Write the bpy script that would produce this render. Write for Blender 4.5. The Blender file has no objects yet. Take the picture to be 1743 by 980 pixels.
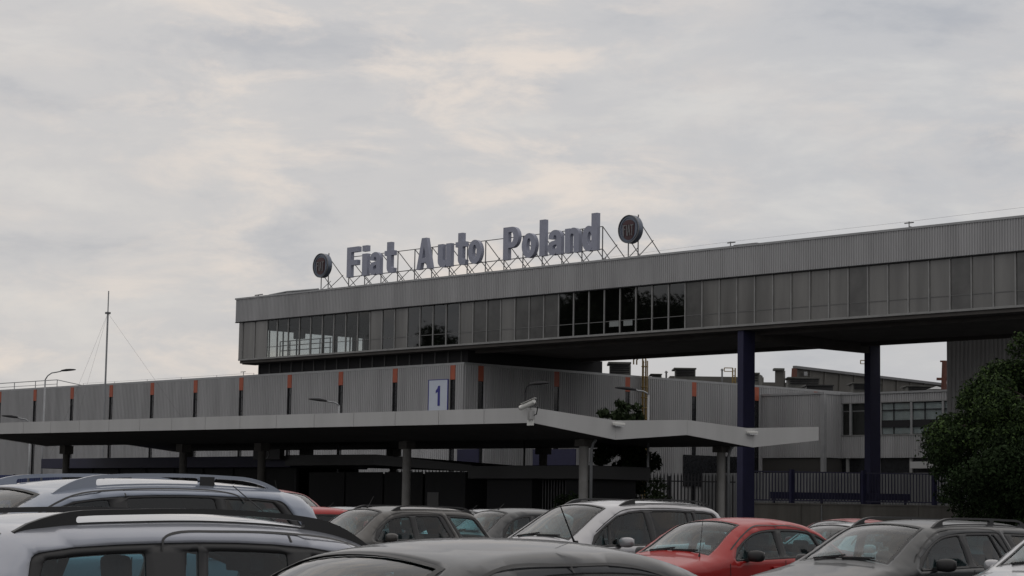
import bpy, bmesh, math, random
import numpy as np
from mathutils import Vector, Matrix
from mathutils.geometry import delaunay_2d_cdt
random.seed(7); RS = np.random.RandomState(7)
R = math.radians; PI = math.pi
sc = bpy.context.scene
C = sc.collection

# ---------------------------------------------------------------- camera
cd = bpy.data.cameras.new('camera'); cam = bpy.data.objects.new('camera', cd); C.objects.link(cam)
cd.sensor_width = 36; cd.lens = 3582.6/1743*36; cd.clip_start = .1; cd.clip_end = 3000
yaw, pit, rol = R(47.25), R(5.96), R(.921)
f = Vector((-math.sin(yaw)*math.cos(pit), math.cos(yaw)*math.cos(pit), math.sin(pit)))
r = Vector((math.cos(yaw), math.sin(yaw), 0)); u = r.cross(f)
c_, s_ = math.cos(rol), math.sin(rol)
r, u = c_*r+s_*u, c_*u-s_*r
M = Matrix((r, u, -f)).transposed().to_4x4(); M.translation = Vector((0, 0, 1.54))
cam.matrix_world = M
sc.camera = cam

# ---------------------------------------------------------------- world and sun
SUN_EL, SUN_AZ = 76, 40          # azimuth measured from +Y towards -X
w = bpy.data.worlds.new('World'); sc.world = w; w.use_nodes = True
nt = w.node_tree; N = nt.nodes; LK = nt.links; N.clear()
def nd(t, **k):
    n = N.new(t)
    for a, b in k.items(): setattr(n, a, b)
    return n
sky = nd('ShaderNodeTexSky', sky_type='NISHITA'); sky.sun_disc = False
sky.sun_elevation = R(SUN_EL); sky.sun_rotation = -R(SUN_AZ); sky.dust_density = 3
b1 = nd('ShaderNodeBackground'); b1.inputs[1].default_value = .06; LK.new(sky.outputs[0], b1.inputs[0])
tc = nd('ShaderNodeTexCoord')
mp = nd('ShaderNodeMapping'); mp.inputs['Scale'].default_value = (1, 1, 3.0); mp.inputs['Rotation'].default_value = (R(5), R(6), R(20))
LK.new(tc.outputs['Generated'], mp.inputs[0])
def noise(scale, det, rough, dist=0., vec=None):
    n = nd('ShaderNodeTexNoise'); n.inputs['Scale'].default_value = scale; n.inputs['Detail'].default_value = det
    n.inputs['Roughness'].default_value = rough; n.inputs['Distortion'].default_value = dist
    LK.new((vec or mp).outputs[0], n.inputs['Vector']); return n
def ramp(src, stops):
    n = nd('ShaderNodeValToRGB'); e = n.color_ramp.elements
    while len(e) > 1: e.remove(e[0])
    e[0].position = stops[0][0]; e[0].color = (*stops[0][1], 1)
    for p, c in stops[1:]: q = e.new(p); q.color = (*c, 1)
    n.color_ramp.interpolation = 'EASE'
    LK.new(src, n.inputs[0]); return n
def mix(a, b, fac, mode='MIX'):
    n = nd('ShaderNodeMix', data_type='RGBA', blend_type=mode)
    for i, v in ((0, fac), (6, a), (7, b)):
        if hasattr(v, 'links'): LK.new(v, n.inputs[i])
        elif isinstance(v, tuple): n.inputs[i].default_value = (*v, 1)
        else: n.inputs[i].default_value = v
    return n.outputs[2]
n1 = noise(8.5, 10, .60, .2); n2 = noise(14, 10, .62, .3); n3 = noise(2.6, 3, .5)
base = ramp(n1.outputs[0], [(.30, (.495, .51, .545)), (.5, (.605, .606, .62)), (.70, (.705, .695, .685))])
warm = ramp(n2.outputs[0], [(.44, (0, 0, 0)), (.70, (1, 1, 1))])
big = ramp(n3.outputs[0], [(.34, (0, 0, 0)), (.58, (1, 1, 1))])
wf = mix(warm.outputs[0], big.outputs[0], 1., 'MULTIPLY')
colr = mix(base.outputs[0], (.85, .765, .695), wf)
# thin warm cloud towards the left of the view
wd = nd('ShaderNodeVectorMath', operation='DOT_PRODUCT'); LK.new(tc.outputs['Generated'], wd.inputs[0]); wd.inputs[1].default_value = Vector((-.84, .52, .13)).normalized()
wr_ = nd('ShaderNodeMapRange'); wr_.inputs[1].default_value = .94; wr_.inputs[2].default_value = 1.0; wr_.inputs[3].default_value = 0; wr_.inputs[4].default_value = .55; LK.new(wd.outputs['Value'], wr_.inputs[0])
wm_ = nd('ShaderNodeMath', operation='MULTIPLY'); LK.new(wr_.outputs[0], wm_.inputs[0]); LK.new(n1.outputs[0], wm_.inputs[1])
colr = mix(colr, (.84, .77, .70), wm_.outputs[0])
# the cloud is brighter round the hidden sun
sep = nd('ShaderNodeSeparateXYZ'); LK.new(tc.outputs['Generated'], sep.inputs[0])
dv = nd('ShaderNodeVectorMath', operation='DOT_PRODUCT'); LK.new(tc.outputs['Generated'], dv.inputs[0])
se = R(SUN_EL); sa = R(SUN_AZ)
SD = Vector((-math.sin(sa)*math.cos(se), math.cos(sa)*math.cos(se), math.sin(se)))
dv.inputs[1].default_value = SD
mr = nd('ShaderNodeMapRange'); mr.inputs[1].default_value = -1; mr.inputs[2].default_value = 1
mr.inputs[3].default_value = .80; mr.inputs[4].default_value = 1.02
LK.new(dv.outputs['Value'], mr.inputs[0])
b2 = nd('ShaderNodeBackground'); LK.new(colr, b2.inputs[0]); LK.new(mr.outputs[0], b2.inputs[1])
ms = nd('ShaderNodeMixShader'); ms.inputs[0].default_value = .92
LK.new(b1.outputs[0], ms.inputs[1]); LK.new(b2.outputs[0], ms.inputs[2])
wo = nd('ShaderNodeOutputWorld'); LK.new(ms.outputs[0], wo.inputs[0])
sl = bpy.data.lights.new('sun', 'SUN'); sl.energy = .5; sl.angle = R(110); sl.color = (1, .93, .84)
so = bpy.data.objects.new('sun', sl); C.objects.link(so)
so.rotation_euler = SD.to_track_quat('Z', 'Y').to_euler()
sc.view_settings.view_transform = 'Standard'; sc.view_settings.look = 'None'
sc.view_settings.exposure = 0; sc.view_settings.gamma = 1

# ---------------------------------------------------------------- materials
MAT = {}
def mat(name, col, rough=.7, metal=0., coat=0., var=0., vscale=2., streak=False, bump=0., bscale=30., spec=.5, col2=None):
    if name in MAT: return MAT[name]
    m = bpy.data.materials.new(name); m.use_nodes = True; t = m.node_tree; b = t.nodes['Principled BSDF']
    b.inputs['Base Color'].default_value = (*col, 1); b.inputs['Roughness'].default_value = rough
    b.inputs['Metallic'].default_value = metal; b.inputs['Coat Weight'].default_value = coat
    b.inputs['Coat Roughness'].default_value = .04; b.inputs['Specular IOR Level'].default_value = spec
    if var or bump or col2:
        co = t.nodes.new('ShaderNodeTexCoord'); mpn = t.nodes.new('ShaderNodeMapping')
        mpn.inputs['Scale'].default_value = (1, 1, .12) if streak else (1, 1, 1)
        t.links.new(co.outputs['Object'], mpn.inputs[0])
    if var or col2:
        n = t.nodes.new('ShaderNodeTexNoise'); n.inputs['Scale'].default_value = vscale; n.inputs['Detail'].default_value = 6
        n.inputs['Roughness'].default_value = .6
        t.links.new(mpn.outputs[0], n.inputs['Vector'])
        rp = t.nodes.new('ShaderNodeValToRGB'); e = rp.color_ramp.elements; e[0].position = .3; e[1].position = .72
        lo = col2 if col2 else tuple(x*(1-var) for x in col); hi = tuple(min(1, x*(1+var*.6)) for x in col)
        e[0].color = (*lo, 1); e[1].color = (*hi, 1)
        t.links.new(n.outputs[0], rp.inputs[0]); t.links.new(rp.outputs[0], b.inputs['Base Color'])
    if bump:
        n = t.nodes.new('ShaderNodeTexNoise'); n.inputs['Scale'].default_value = bscale; n.inputs['Detail'].default_value = 5
        t.links.new(mpn.outputs[0], n.inputs['Vector'])
        bp = t.nodes.new('ShaderNodeBump'); bp.inputs['Strength'].default_value = bump; bp.inputs['Distance'].default_value = .02
        t.links.new(n.outputs[0], bp.inputs['Height']); t.links.new(bp.outputs[0], b.inputs['Normal'])
    MAT[name] = m; return m
def glassmat(name, tint, refl=1., trans=1., rough=0.02, dirt=0.):
    if name in MAT: return MAT[name]
    m = bpy.data.materials.new(name); m.use_nodes = True; t = m.node_tree; t.nodes.clear()
    o = t.nodes.new('ShaderNodeOutputMaterial'); tr = t.nodes.new('ShaderNodeBsdfTransparent'); tr.inputs[0].default_value = (*tint, 1)
    gl = t.nodes.new('ShaderNodeBsdfGlossy'); gl.inputs['Roughness'].default_value = rough; gl.inputs[0].default_value = (1, 1, 1, 1)
    fr = t.nodes.new('ShaderNodeLayerWeight'); fr.inputs[0].default_value = .5
    pw = t.nodes.new('ShaderNodeMath'); pw.operation = 'POWER'; pw.inputs[1].default_value = 4.; t.links.new(fr.outputs['Facing'], pw.inputs[0])
    mu = t.nodes.new('ShaderNodeMath'); mu.operation = 'MULTIPLY_ADD'; mu.inputs[1].default_value = 1.0*refl; mu.inputs[2].default_value = .05*refl; mu.use_clamp = True
    t.links.new(pw.outputs[0], mu.inputs[0])
    mx = t.nodes.new('ShaderNodeMixShader'); t.links.new(mu.outputs[0], mx.inputs[0])
    src = tr
    if dirt:
        df = t.nodes.new('ShaderNodeBsdfDiffuse'); df.inputs[0].default_value = (.2, .2, .19, 1)
        n = t.nodes.new('ShaderNodeTexNoise'); n.inputs['Scale'].default_value = 1.3; n.inputs['Detail'].default_value = 5
        co = t.nodes.new('ShaderNodeTexCoord'); t.links.new(co.outputs['Object'], n.inputs['Vector'])
        m2 = t.nodes.new('ShaderNodeMath'); m2.operation = 'MULTIPLY'; m2.inputs[1].default_value = dirt; t.links.new(n.outputs[0], m2.inputs[0])
        mm = t.nodes.new('ShaderNodeMixShader'); t.links.new(m2.outputs[0], mm.inputs[0])
        t.links.new(tr.outputs[0], mm.inputs[1]); t.links.new(df.outputs[0], mm.inputs[2]); src = mm
    t.links.new(src.outputs[0], mx.inputs[1]); t.links.new(gl.outputs[0], mx.inputs[2]); t.links.new(mx.outputs[0], o.inputs[0])
    MAT[name] = m; return m

m_asph = mat('asphalt', (.05, .05, .052), .9, var=.35, vscale=.6, bump=.4, bscale=60)
m_line = mat('road_paint', (.6, .6, .58), .8, var=.3, vscale=5)
m_clad = mat('grey_cladding', (.38, .38, .385), .6, var=.2, vscale=.9, streak=True)
m_clad2 = mat('dull_cladding', (.40, .40, .40), .65, var=.2, vscale=1.3, streak=True)
m_cope = mat('coping_metal', (.33, .335, .34), .45, metal=.2, var=.15)
m_conc = mat('pale_concrete', (.33, .33, .325), .85, var=.15, vscale=.8, streak=True, bump=.2)
m_canopy = mat('canopy_board', (.47, .47, .465), .7, var=.10, vscale=.7, streak=True)
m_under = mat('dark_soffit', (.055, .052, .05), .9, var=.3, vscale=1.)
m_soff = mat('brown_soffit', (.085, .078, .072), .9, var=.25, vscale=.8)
m_dark = mat('dark_grey', (.022, .022, .024), .8, spec=.3)
m_black = mat('black_plastic', (.012, .012, .013), .45)
m_inner = mat('interior_trim', (.035, .036, .038), .85)
m_orange = mat('orange_panel', (.38, .09, .045), .6, var=.15, vscale=3)
m_slot = mat('slot_glass', (.02, .021, .024), .2, var=.4, vscale=6)
m_blue = mat('navy_paint', (.012, .012, .045), .7, var=.15)
m_navy = mat('navy_board', (.018, .018, .045), .6, var=.2)
m_frost = mat('frosted_pane', (.150, .147, .140), .16, var=.5, vscale=.7, streak=True, spec=.6)
m_frost2 = mat('stained_pane', (.07, .069, .066), .2, var=.5, vscale=.9, spec=.6)
m_mull = mat('mullion_metal', (.26, .26, .255), .5, metal=.2, var=.2)
m_letter = mat('letter_grey', (.31, .325, .40), .55, var=.08)
m_letter2 = mat('letter_return', (.10, .105, .13), .6)
m_steel = mat('painted_steel', (.16, .16, .165), .5, var=.25, vscale=8)
m_galv = mat('galvanised', (.30, .31, .32), .4, metal=.5, var=.2)
m_sign = mat('sign_face', (.56, .61, .70), .5, var=.05)
m_signb = mat('sign_blue', (.02, .02, .22), .5)
m_yellow = mat('ladder_yellow', (.27, .18, .05), .6, var=.3, vscale=6)
m_white = mat('white_housing', (.65, .65, .62), .4)
m_ringm = mat('emblem_ring', (.14, .16, .20), .35, metal=.5)
m_maroon = mat('emblem_maroon', (.05, .013, .016), .4)
m_maroon2 = mat('emblem_red', (.06, .018, .022), .4)
m_eletter = mat('emblem_letter', (.17, .165, .17), .4, metal=.3)
m_oldconc = mat('old_concrete', (.12, .115, .105), .9, var=.3, vscale=.5, streak=True)
m_rust = mat('rusty_edge', (.13, .05, .035), .8, var=.3)
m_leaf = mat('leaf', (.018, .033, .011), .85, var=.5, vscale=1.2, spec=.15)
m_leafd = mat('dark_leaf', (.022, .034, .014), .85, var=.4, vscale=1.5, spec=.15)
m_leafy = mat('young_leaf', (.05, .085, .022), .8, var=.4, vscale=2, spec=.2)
m_bark = mat('bark', (.045, .035, .028), .9, var=.4, bump=.6)
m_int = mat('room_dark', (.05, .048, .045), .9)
m_clear = glassmat('clear_pane', (.80, .82, .82), .5, dirt=.03)
m_clear2 = glassmat('smoky_pane', (.40, .41, .41), 1.1, dirt=.03)
m_dkgl = mat('dark_lodge_glass', (.006, .006, .007), .5, spec=.15)
m_cargl = glassmat('car_glass', (.50, .74, .77), .85)
m_cargd = glassmat('car_glass_dark', (.16, .20, .21), .9)
m_tyre = mat('tyre', (.02, .02, .02), .85)
m_rim = mat('alloy', (.45, .45, .46), .35, metal=.8)
m_lamp = mat('headlamp_lens', (.55, .57, .6), .1, metal=.4, coat=1)
m_tail = mat('tail_lens', (.28, .012, .012), .15, coat=1)
m_seat = mat('seat_cloth', (.045, .045, .05), .9, var=.2, vscale=20)
m_seat2 = mat('seat_cloth_grey', (.075, .078, .085), .9, var=.2, vscale=20)
P_SILV = mat('silver_paint', (.33, .345, .39), .32, metal=.55, coat=1)
P_SILV2 = mat('silver_paint_warm', (.36, .36, .375), .32, metal=.5, coat=1)
P_BLUE = mat('silverblue_paint', (.24, .27, .33), .32, metal=.55, coat=1)
P_RED = mat('red_paint', (.33, .008, .007), .45, coat=.45, spec=.3)
P_RED2 = mat('faded_red_paint', (.24, .018, .017), .5, coat=.4, spec=.3)
P_DGREY = mat('gunmetal_paint', (.022, .024, .026), .38, metal=.1, coat=.4)
P_PALIO = mat('taupe_paint', (.048, .044, .040), .38, metal=.2, coat=.5)
P_BLACK = mat('dark_paint', (.014, .016, .020), .36, metal=.1, coat=.6)
P_NAVY = mat('dark_navy_paint', (.02, .024, .035), .3, coat=1)
P_LIGHT = mat('pale_grey_paint', (.24, .24, .245), .35, metal=.3, coat=1)

# ---------------------------------------------------------------- helpers
def link(name, me, parent=None, m=None):
    o = bpy.data.objects.new(name, me); C.objects.link(o)
    if parent: o.parent = parent
    if m and me: me.materials.append(m)
    return o
def mesh(name, verts, faces, m=None, parent=None, smooth=False):
    me = bpy.data.meshes.new(name); me.from_pydata([tuple(v) for v in verts], [], [tuple(q) for q in faces]); me.validate()
    if smooth: me.polygons.foreach_set('use_smooth', [True]*len(me.polygons))
    me.update(); return link(name, me, parent, m)
def tag(o, label=None, cat=None, group=None, kind=None):
    if label: o['label'] = label
    if cat: o['category'] = cat
    if group: o['group'] = group
    if kind: o['kind'] = kind
    return o
def thing(name, loc, label, cat, group=None, rz=0):
    o = link(name, None); o.location = loc; o.rotation_euler[2] = rz; o.empty_display_size = .3
    return tag(o, label, cat, group)
class MB:
    def __init__(s, off=(0, 0, 0)): s.v = []; s.f = []; s.o = Vector(off)
    def add(s, vs, fs):
        n = len(s.v); s.v += [Vector(v)-s.o for v in vs]; s.f += [tuple(i+n for i in q) for q in fs]; return s
    def box(s, x0, x1, y0, y1, z0, z1):
        x0, x1 = sorted((x0, x1)); y0, y1 = sorted((y0, y1)); z0, z1 = sorted((z0, z1))
        return s.add([(x0,y0,z0),(x1,y0,z0),(x1,y1,z0),(x0,y1,z0),(x0,y0,z1),(x1,y0,z1),(x1,y1,z1),(x0,y1,z1)],
                     [(0,3,2,1),(4,5,6,7),(0,1,5,4),(1,2,6,5),(2,3,7,6),(3,0,4,7)])
    def bar(s, a, b, w=.05, h=None, up=(0, 0, 1)):
        a = Vector(a); b = Vector(b); d = (b-a).normalized(); upv = Vector(up)
        if abs(d.dot(upv)) > .95: upv = Vector((1, 0, 0))
        x = d.cross(upv).normalized(); y = x.cross(d); h = h or w
        vs = [p+x*i*w/2+y*j*h/2 for p in (a, b) for i, j in ((-1,-1),(1,-1),(1,1),(-1,1))]
        return s.add(vs, [(0,3,2,1),(4,5,6,7),(0,1,5,4),(1,2,6,5),(2,3,7,6),(3,0,4,7)])
    def tube(s, pts, rad, n=8, cap=True):
        pts = [Vector(p) for p in pts]; rr = rad if isinstance(rad, (list, tuple)) else [rad]*len(pts)
        vs = []; fs = []; px = None
        for i, p in enumerate(pts):
            d = (pts[min(i+1, len(pts)-1)]-pts[max(i-1, 0)]).normalized()
            if px is None: px = d.orthogonal().normalized()
            px = (px-d*px.dot(d)).normalized(); py = d.cross(px)
            vs += [p+(px*math.cos(2*PI*k/n)+py*math.sin(2*PI*k/n))*rr[i] for k in range(n)]
        for i in range(len(pts)-1):
            for k in range(n): fs.append((i*n+k, i*n+(k+1) % n, (i+1)*n+(k+1) % n, (i+1)*n+k))
        if cap: fs.append(tuple(range(n))[::-1]); fs.append(tuple((len(pts)-1)*n+k for k in range(n)))
        return s.add(vs, fs)
    def build(s, name, m=None, parent=None, smooth=False, bevel=0):
        o = mesh(name, s.v, s.f, m, parent, smooth)
        if bevel:
            b = o.modifiers.new('bevel', 'BEVEL'); b.width = bevel; b.segments = 2; b.limit_method = 'ANGLE'
        return o
def corr(mb, a, b, z0, z1, pitch, dep, nrm):
    """trapezoid sheet from plan point a to b, ribs standing dep out along nrm"""
    a = Vector(a); b = Vector(b); n = Vector(nrm); L = (b-a).length; d = (b-a)/L; k = max(1, round(L/pitch)); p = L/k
    pr = []
    for i in range(k): pr += [(i*p, 0), (i*p+p*.42, 0), (i*p+p*.52, 1), (i*p+p*.90, 1)]
    pr.append((L, 0)); vs = []
    for s, t in pr:
        q = a+d*s+n*dep*t; vs += [(q.x, q.y, z0), (q.x, q.y, z1)]
    flip = d.cross(Vector((0, 0, 1))).dot(Vector((n.x, n.y, 0))) < 0
    fs = []
    for i in range(len(pr)-1):
        q = (2*i, 2*i+2, 2*i+3, 2*i+1); fs.append(q[::-1] if flip else q)
    mb.add([Vector(v) for v in vs], fs); return mb
def inpoly(pt, poly):
    x, y = pt; r_ = False; j = len(poly)-1
    for i in range(len(poly)):
        xi, yi = poly[i]; xj, yj = poly[j]
        if (yi > y) != (yj > y) and x < (xj-xi)*(y-yi)/(yj-yi)+xi: r_ = not r_
        j = i
    return r_
def cdt(outer, holes=(), step=None):
    pts = []; ed = []
    for lp in (outer, *holes):
        n = len(pts); pts += [Vector(p) for p in lp]; ed += [(n+i, n+(i+1) % len(lp)) for i in range(len(lp))]
    if step:
        arr = np.array([tuple(p) for p in pts]); xs = arr[:, 0]; ys = arr[:, 1]
        A = arr[[e[0] for e in ed]]; B = arr[[e[1] for e in ed]]
        for gx in np.arange(xs.min(), xs.max(), step):
            for gy in np.arange(ys.min(), ys.max(), step):
                if not inpoly((gx, gy), outer) or any(inpoly((gx, gy), h) for h in holes): continue
                g = np.array([gx, gy]); t = np.clip(((g-A)*(B-A)).sum(1)/np.maximum(((B-A)**2).sum(1), 1e-9), 0, 1)
                if np.min(np.linalg.norm(A+(B-A)*t[:, None]-g, axis=1)) > step*.4: pts.append(Vector((gx, gy)))
    v, e, fc, *_ = delaunay_2d_cdt(pts, ed, [], 0, 1e-6)
    out = []
    for t in fc:
        c = sum((v[i] for i in t), Vector((0, 0)))/len(t)
        if inpoly(c, outer) and not any(inpoly(c, h) for h in holes):
            a, b, d = v[t[0]], v[t[1]], v[t[2]]
            out.append(tuple(t) if (b-a).cross(d-a) > 0 else tuple(t)[::-1])
    return [tuple(p) for p in v], out
def prism(mb, outer, holes, fn, y0, y1):
    """extrude a 2D shape; fn(x, z, d) gives the 3D point, d is depth"""
    v, t = cdt(outer, holes); n = len(v)
    vs = [fn(a, b, y0) for a, b in v]+[fn(a, b, y1) for a, b in v]
    fs = [q for q in t]+[tuple(i+n for i in q[::-1]) for q in t]
    mb.add(vs, fs)
    for lp in (outer, *holes):
        k = len(lp); vs = [fn(a, b, y0) for a, b in lp]+[fn(a, b, y1) for a, b in lp]
        mb.add(vs, [(i, i+k, (i+1) % k+k, (i+1) % k) for i in range(k)])
    return mb

# ---------------------------------------------------------------- ground
g = MB().box(-1500, 1500, -1500, 1500, -.5, 0).build('ground', m_asph); tag(g, kind='structure')
pl = MB()
for row in (2.9, 20.2):
    for x in np.arange(-45, 12, 3.3): pl.add([(x-.05, row, .004), (x+.05, row, .004), (x+.05, row+5, .004), (x-.05, row+5, .004)], [(0, 1, 2, 3)])
tag(pl.build('parking_markings', m_line), kind='structure')

# ---------------------------------------------------------------- lower hall
CX, FY, TZ = -87.14, 77.04, 9.57
strips = [-88.06-5.02*k for k in range(18)]
hall = thing('factory_hall', (CX, FY, 0), 'long grey ribbed factory hall with orange topped window slots', 'factory')
O = (CX, FY, 0)
XL = strips[-1]-4
MB(O).box(XL, CX-.12, FY+.12, 126, 0, TZ-.12).build('wall', m_dark, hall)
MB(O).box(XL, CX+.03, FY-.03, FY+.35, TZ-.11, TZ+.02).box(CX-.35, CX+.03, FY+.352, 126, TZ-.11, TZ+.02).build('coping', m_cope, hall)
sw = .21
edges = [CX-.012]+strips
for k in range(len(strips)):
    a = edges[k]-(0 if k == 0 else sw); b = strips[k]+sw
    corr(MB(O), (b, FY, 0), (a, FY, 0), 0, TZ-.11, .172, .045, (0, -1, 0)).build('cladding_panel', m_clad, hall)
    MB(O).box(strips[k]-sw+.01, strips[k]+sw-.01, FY-.03, FY+.1, 8.66, TZ-.115).build('orange_panel', m_orange, hall)
    sl_ = MB(O).box(strips[k]-.15, strips[k]+.15, FY+.05, FY+.1, .6, 8.655).build('slot_window', m_slot, hall)
    fb = MB(O).box(strips[k]-sw, strips[k]-.152, FY-.01, FY+.1, 0, 8.655).box(strips[k]+.152, strips[k]+sw, FY-.01, FY+.1, 0, 8.655)
    for z in np.arange(1.4, 8.4, .85): fb.box(strips[k]-.15, strips[k]+.15, FY+.02, FY+.048, z, z+.05)
    fb.build('window_frame', m_dark, sl_)
ystr = [78.28+5.87*k for k in range(8)]
ye = [FY-.0]+ystr
for k in range(len(ystr)):
    a = ye[k]+(0 if k == 0 else sw); b = ystr[k]-sw
    corr(MB(O), (CX, a, 0), (CX, b, 0), 0, TZ-.11, .172, .045, (1, 0, 0)).build('cladding_panel', m_clad, hall)
    MB(O).box(CX-.1, CX+.03, ystr[k]-sw+.01, ystr[k]+sw-.01, 8.6, TZ-.115).build('orange_panel', m_orange, hall)
    MB(O).box(CX-.1, CX-.05, ystr[k]-sw+.01, ystr[k]+sw-.01, .6, 8.595).build('slot_window', m_slot, hall)
# small fascia at the ground storey of the right wall
MB(O).box(CX+.05, CX+.12, 94.9, 101.5, 3.1, 5.0).build('dark_window_band', m_slot, hall)

# ---------------------------------------------------------------- upper office bridge
Y0, YB = 76.53, 87.5; ZB, ZW, ZT = 10.54, 12.85, 14.38; XR = -34.26; XLb = -107.7
O = (XLb, Y0, ZB)
br = thing('office_bridge', O, 'long raised office block on columns, ribbed fascia over a band of windows', 'building')
# fascia and roof
fa = MB(O); corr(fa, (XLb-.3, Y0-.18, 0), (XR, Y0-.18, 0), ZW+.03, ZT-.1, .14, .035, (0, -1, 0)); fa.build('front_fascia', m_clad, br)
fa = MB(O); corr(fa, (XLb-.3, YB+.18, 0), (XLb-.3, Y0-.18, 0), ZW+.03, ZT-.1, .14, .035, (-1, 0, 0)); fa.build('end_fascia', m_clad, br)
fa = MB(O); corr(fa, (XR, YB+.18, 0), (XLb-.3, YB+.18, 0), ZW+.03, ZT-.1, .14, .035, (0, 1, 0)); fa.build('rear_fascia', m_clad, br)
MB(O).box(XLb-.2, XR-.02, Y0-.1, YB+.1, ZW+.04, ZT-.12).build('roof', m_dark, br)
MB(O).box(XLb-.36, XR, Y0-.24, Y0+.1, ZT-.1, ZT).box(XLb-.36, XR, YB-.1, YB+.24, ZT-.1, ZT).box(XLb-.36, XLb-.1, Y0+.102, YB-.102, ZT-.1, ZT).build('coping', m_cope, br)
MB(O).box(XLb-.33, XR, Y0-.2, Y0-.02, ZW-.02, ZW+.028).build('fascia_trim', m_dark, br)
# floor slab and soffit beams
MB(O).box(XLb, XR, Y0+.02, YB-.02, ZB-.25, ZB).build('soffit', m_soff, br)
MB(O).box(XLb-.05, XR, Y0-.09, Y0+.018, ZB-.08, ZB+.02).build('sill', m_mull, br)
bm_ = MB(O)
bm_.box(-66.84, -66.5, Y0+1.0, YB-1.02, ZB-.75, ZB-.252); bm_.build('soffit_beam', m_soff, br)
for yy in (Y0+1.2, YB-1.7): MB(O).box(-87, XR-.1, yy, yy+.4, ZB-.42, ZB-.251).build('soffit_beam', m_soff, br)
# panes. kinds: f frosted, s stained, c clear, d smoky
mx0 = -107.37; sp = 1.1222
def kind(px):
    for lim, k in ((455, 'f'), (628, 'c'), (650, 'f'), (671, 'd'), (691, 'f'), (779, 'd'), (802, 'f'), (849, 's'), (873, 'f'), (945, 's'), (1162, 'd'), (1191, 's')):
        if px < lim: return k
    return 'f'
edge_px = [-107.37, -104.82, -94.93, -93.76, -92.67, -91.58, -87.16, -86.04, -83.81, -82.68, -79.32, -70.33, -69.19]
def kindX(x):
    ks = 'fcfdfdfsfsds'
    for e, k in zip(edge_px[1:], ks):
        if x < e: return k
    return 'f' if random.random() < .8 else 's'
KM = {'f': m_frost, 's': m_frost2, 'c': m_clear, 'd': m_clear2}
xs = [-107.37, -106.1, -104.82] + [-103.78+1.1222*k for k in range(63)]
xs = [x for x in xs if x < XR-.3]
prv = None
for i, x in enumerate(xs):
    m = MB(O).box(x-.035, x+.035, Y0-.08, Y0+.0, ZB+.022, ZW-.022); m.build('mullion', m_mull, br)
    if i+1 < len(xs):
        xn = xs[i+1]; k = kindX((x+xn)/2)
        off = random.uniform(-.006, .006)
        MB(O).box(x+.037, xn-.037, Y0-.035+off, Y0-.02+off, ZB+.024, ZW-.024).build('window', KM[k], br)
tr_ = MB(O).box(-104.8, XR, Y0-.055, Y0-.043, ZB+.62, ZB+.655)
tr_.build('transom', m_mull if False else mat('transom_grey', (.12, .12, .118), .6), br)
# left end wall
for k in range(10):
    y0 = Y0+.05+k*1.08
    MB(O).box(XLb+.0, XLb+.07, y0-.035, y0+.035, ZB+.02, ZW-.02).build('end_mullion', m_dark, br)
    if k < 9: MB(O).box(XLb+.02, XLb+.04, y0+.04, y0+1.04, ZB+.03, ZW-.03).build('end_window', m_clear, br)
MB(O).box(XLb-.03, XLb+.3, Y0-.09, Y0+.0, ZB+.022, ZW-.022).build('corner_post', m_frost, br)
# rear glazing: clear on the left part and at one opening, the rest walled
xs_b = [-104.8+1.1222*k for k in range(11)]
for i, x in enumerate(xs_b):
    MB(O).box(x-.04, x+.04, YB-.06, YB, ZB+.02, ZW-.02).build('rear_mullion', m_dark, br)
    if i+1 < len(xs_b): MB(O).box(x+.045, xs_b[i+1]-.045, YB-.04, YB-.03, ZB+.03, ZW-.03).build('rear_window', m_clear, br)
bw = MB(O).box(XLb+.1, -104.85, YB-.1, YB-.02, ZB, ZW)
ox = [-86.2, -85.35, -85.05, -84.25]
bw.box(-93.5, ox[0], YB-.1, YB-.02, ZB, ZW).box(ox[1], ox[2], YB-.1, YB-.02, ZB, ZW).box(ox[3], XR, YB-.1, YB-.02, ZB, ZW)
for a, b in ((ox[0], ox[1]), (ox[2], ox[3])): bw.box(a, b, YB-.1, YB-.02, ZB, 12.22).box(a, b, YB-.1, YB-.02, 12.58, ZW)
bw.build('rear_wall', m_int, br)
it = MB(O)
for x, y0, y1 in ((-101.6, 81.5, 82.2), (-98.2, 80.2, 81.2), (-93.7, Y0+.4, YB-.3), (-93.0, 79.5, 86.5), (-70.2, Y0+.6, YB-.3), (-60, Y0+.5, YB-.3)): it.box(x, x+.12, y0, y1, ZB, ZW)
for x in (-105.4, -103.4, -101.6, -99, -96.4): it.box(x, x+.22, 82, 82.22, ZB, ZW)
it.box(XLb+.1, -96.5, YB-.5, YB-.12, ZB+1.95, ZW).box(XLb+.1, XLb+.4, Y0+.2, YB-.51, ZB+1.95, ZW)
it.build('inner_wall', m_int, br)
it = MB(O)
for z in (.45, .75, 1.02): it.bar((-104.6, Y0+.8, ZB+z), (-99.5, Y0+.8, ZB+z), .045)
for x in np.arange(-104.6, -99.4, 1.0): it.bar((x, Y0+.8, ZB), (x, Y0+.8, ZB+1.02), .045)
it.box(-103, -102.2, Y0+.6, Y0+.9, ZB+1.1, ZB+1.6).box(-99.2, -98.3, Y0+.6, Y0+1, ZB+1.15, ZB+1.75)
it.build('inner_railing', m_dark, br)
# recessed link storey between the hall roof and the bridge
lk = MB(O).box(-107.0, -87.35, Y0+.95, YB+.6, TZ+.03, ZB-.252)
lk.build('link_storey', m_dark, br)
for i in range(18):
    x = -106.9+i*1.122
    MB(O).box(x-.03, x+.03, Y0+.88, Y0+.948, TZ+.025, ZB-.255).build('link_mullion', mat('link_mullion', (.10, .10, .1), .6), br)
MB(O).box(-107.7, -107.0, Y0+.2, Y0+1.2, ZB-.3, ZB-.255).build('end_bracket', m_soff, br)
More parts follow.
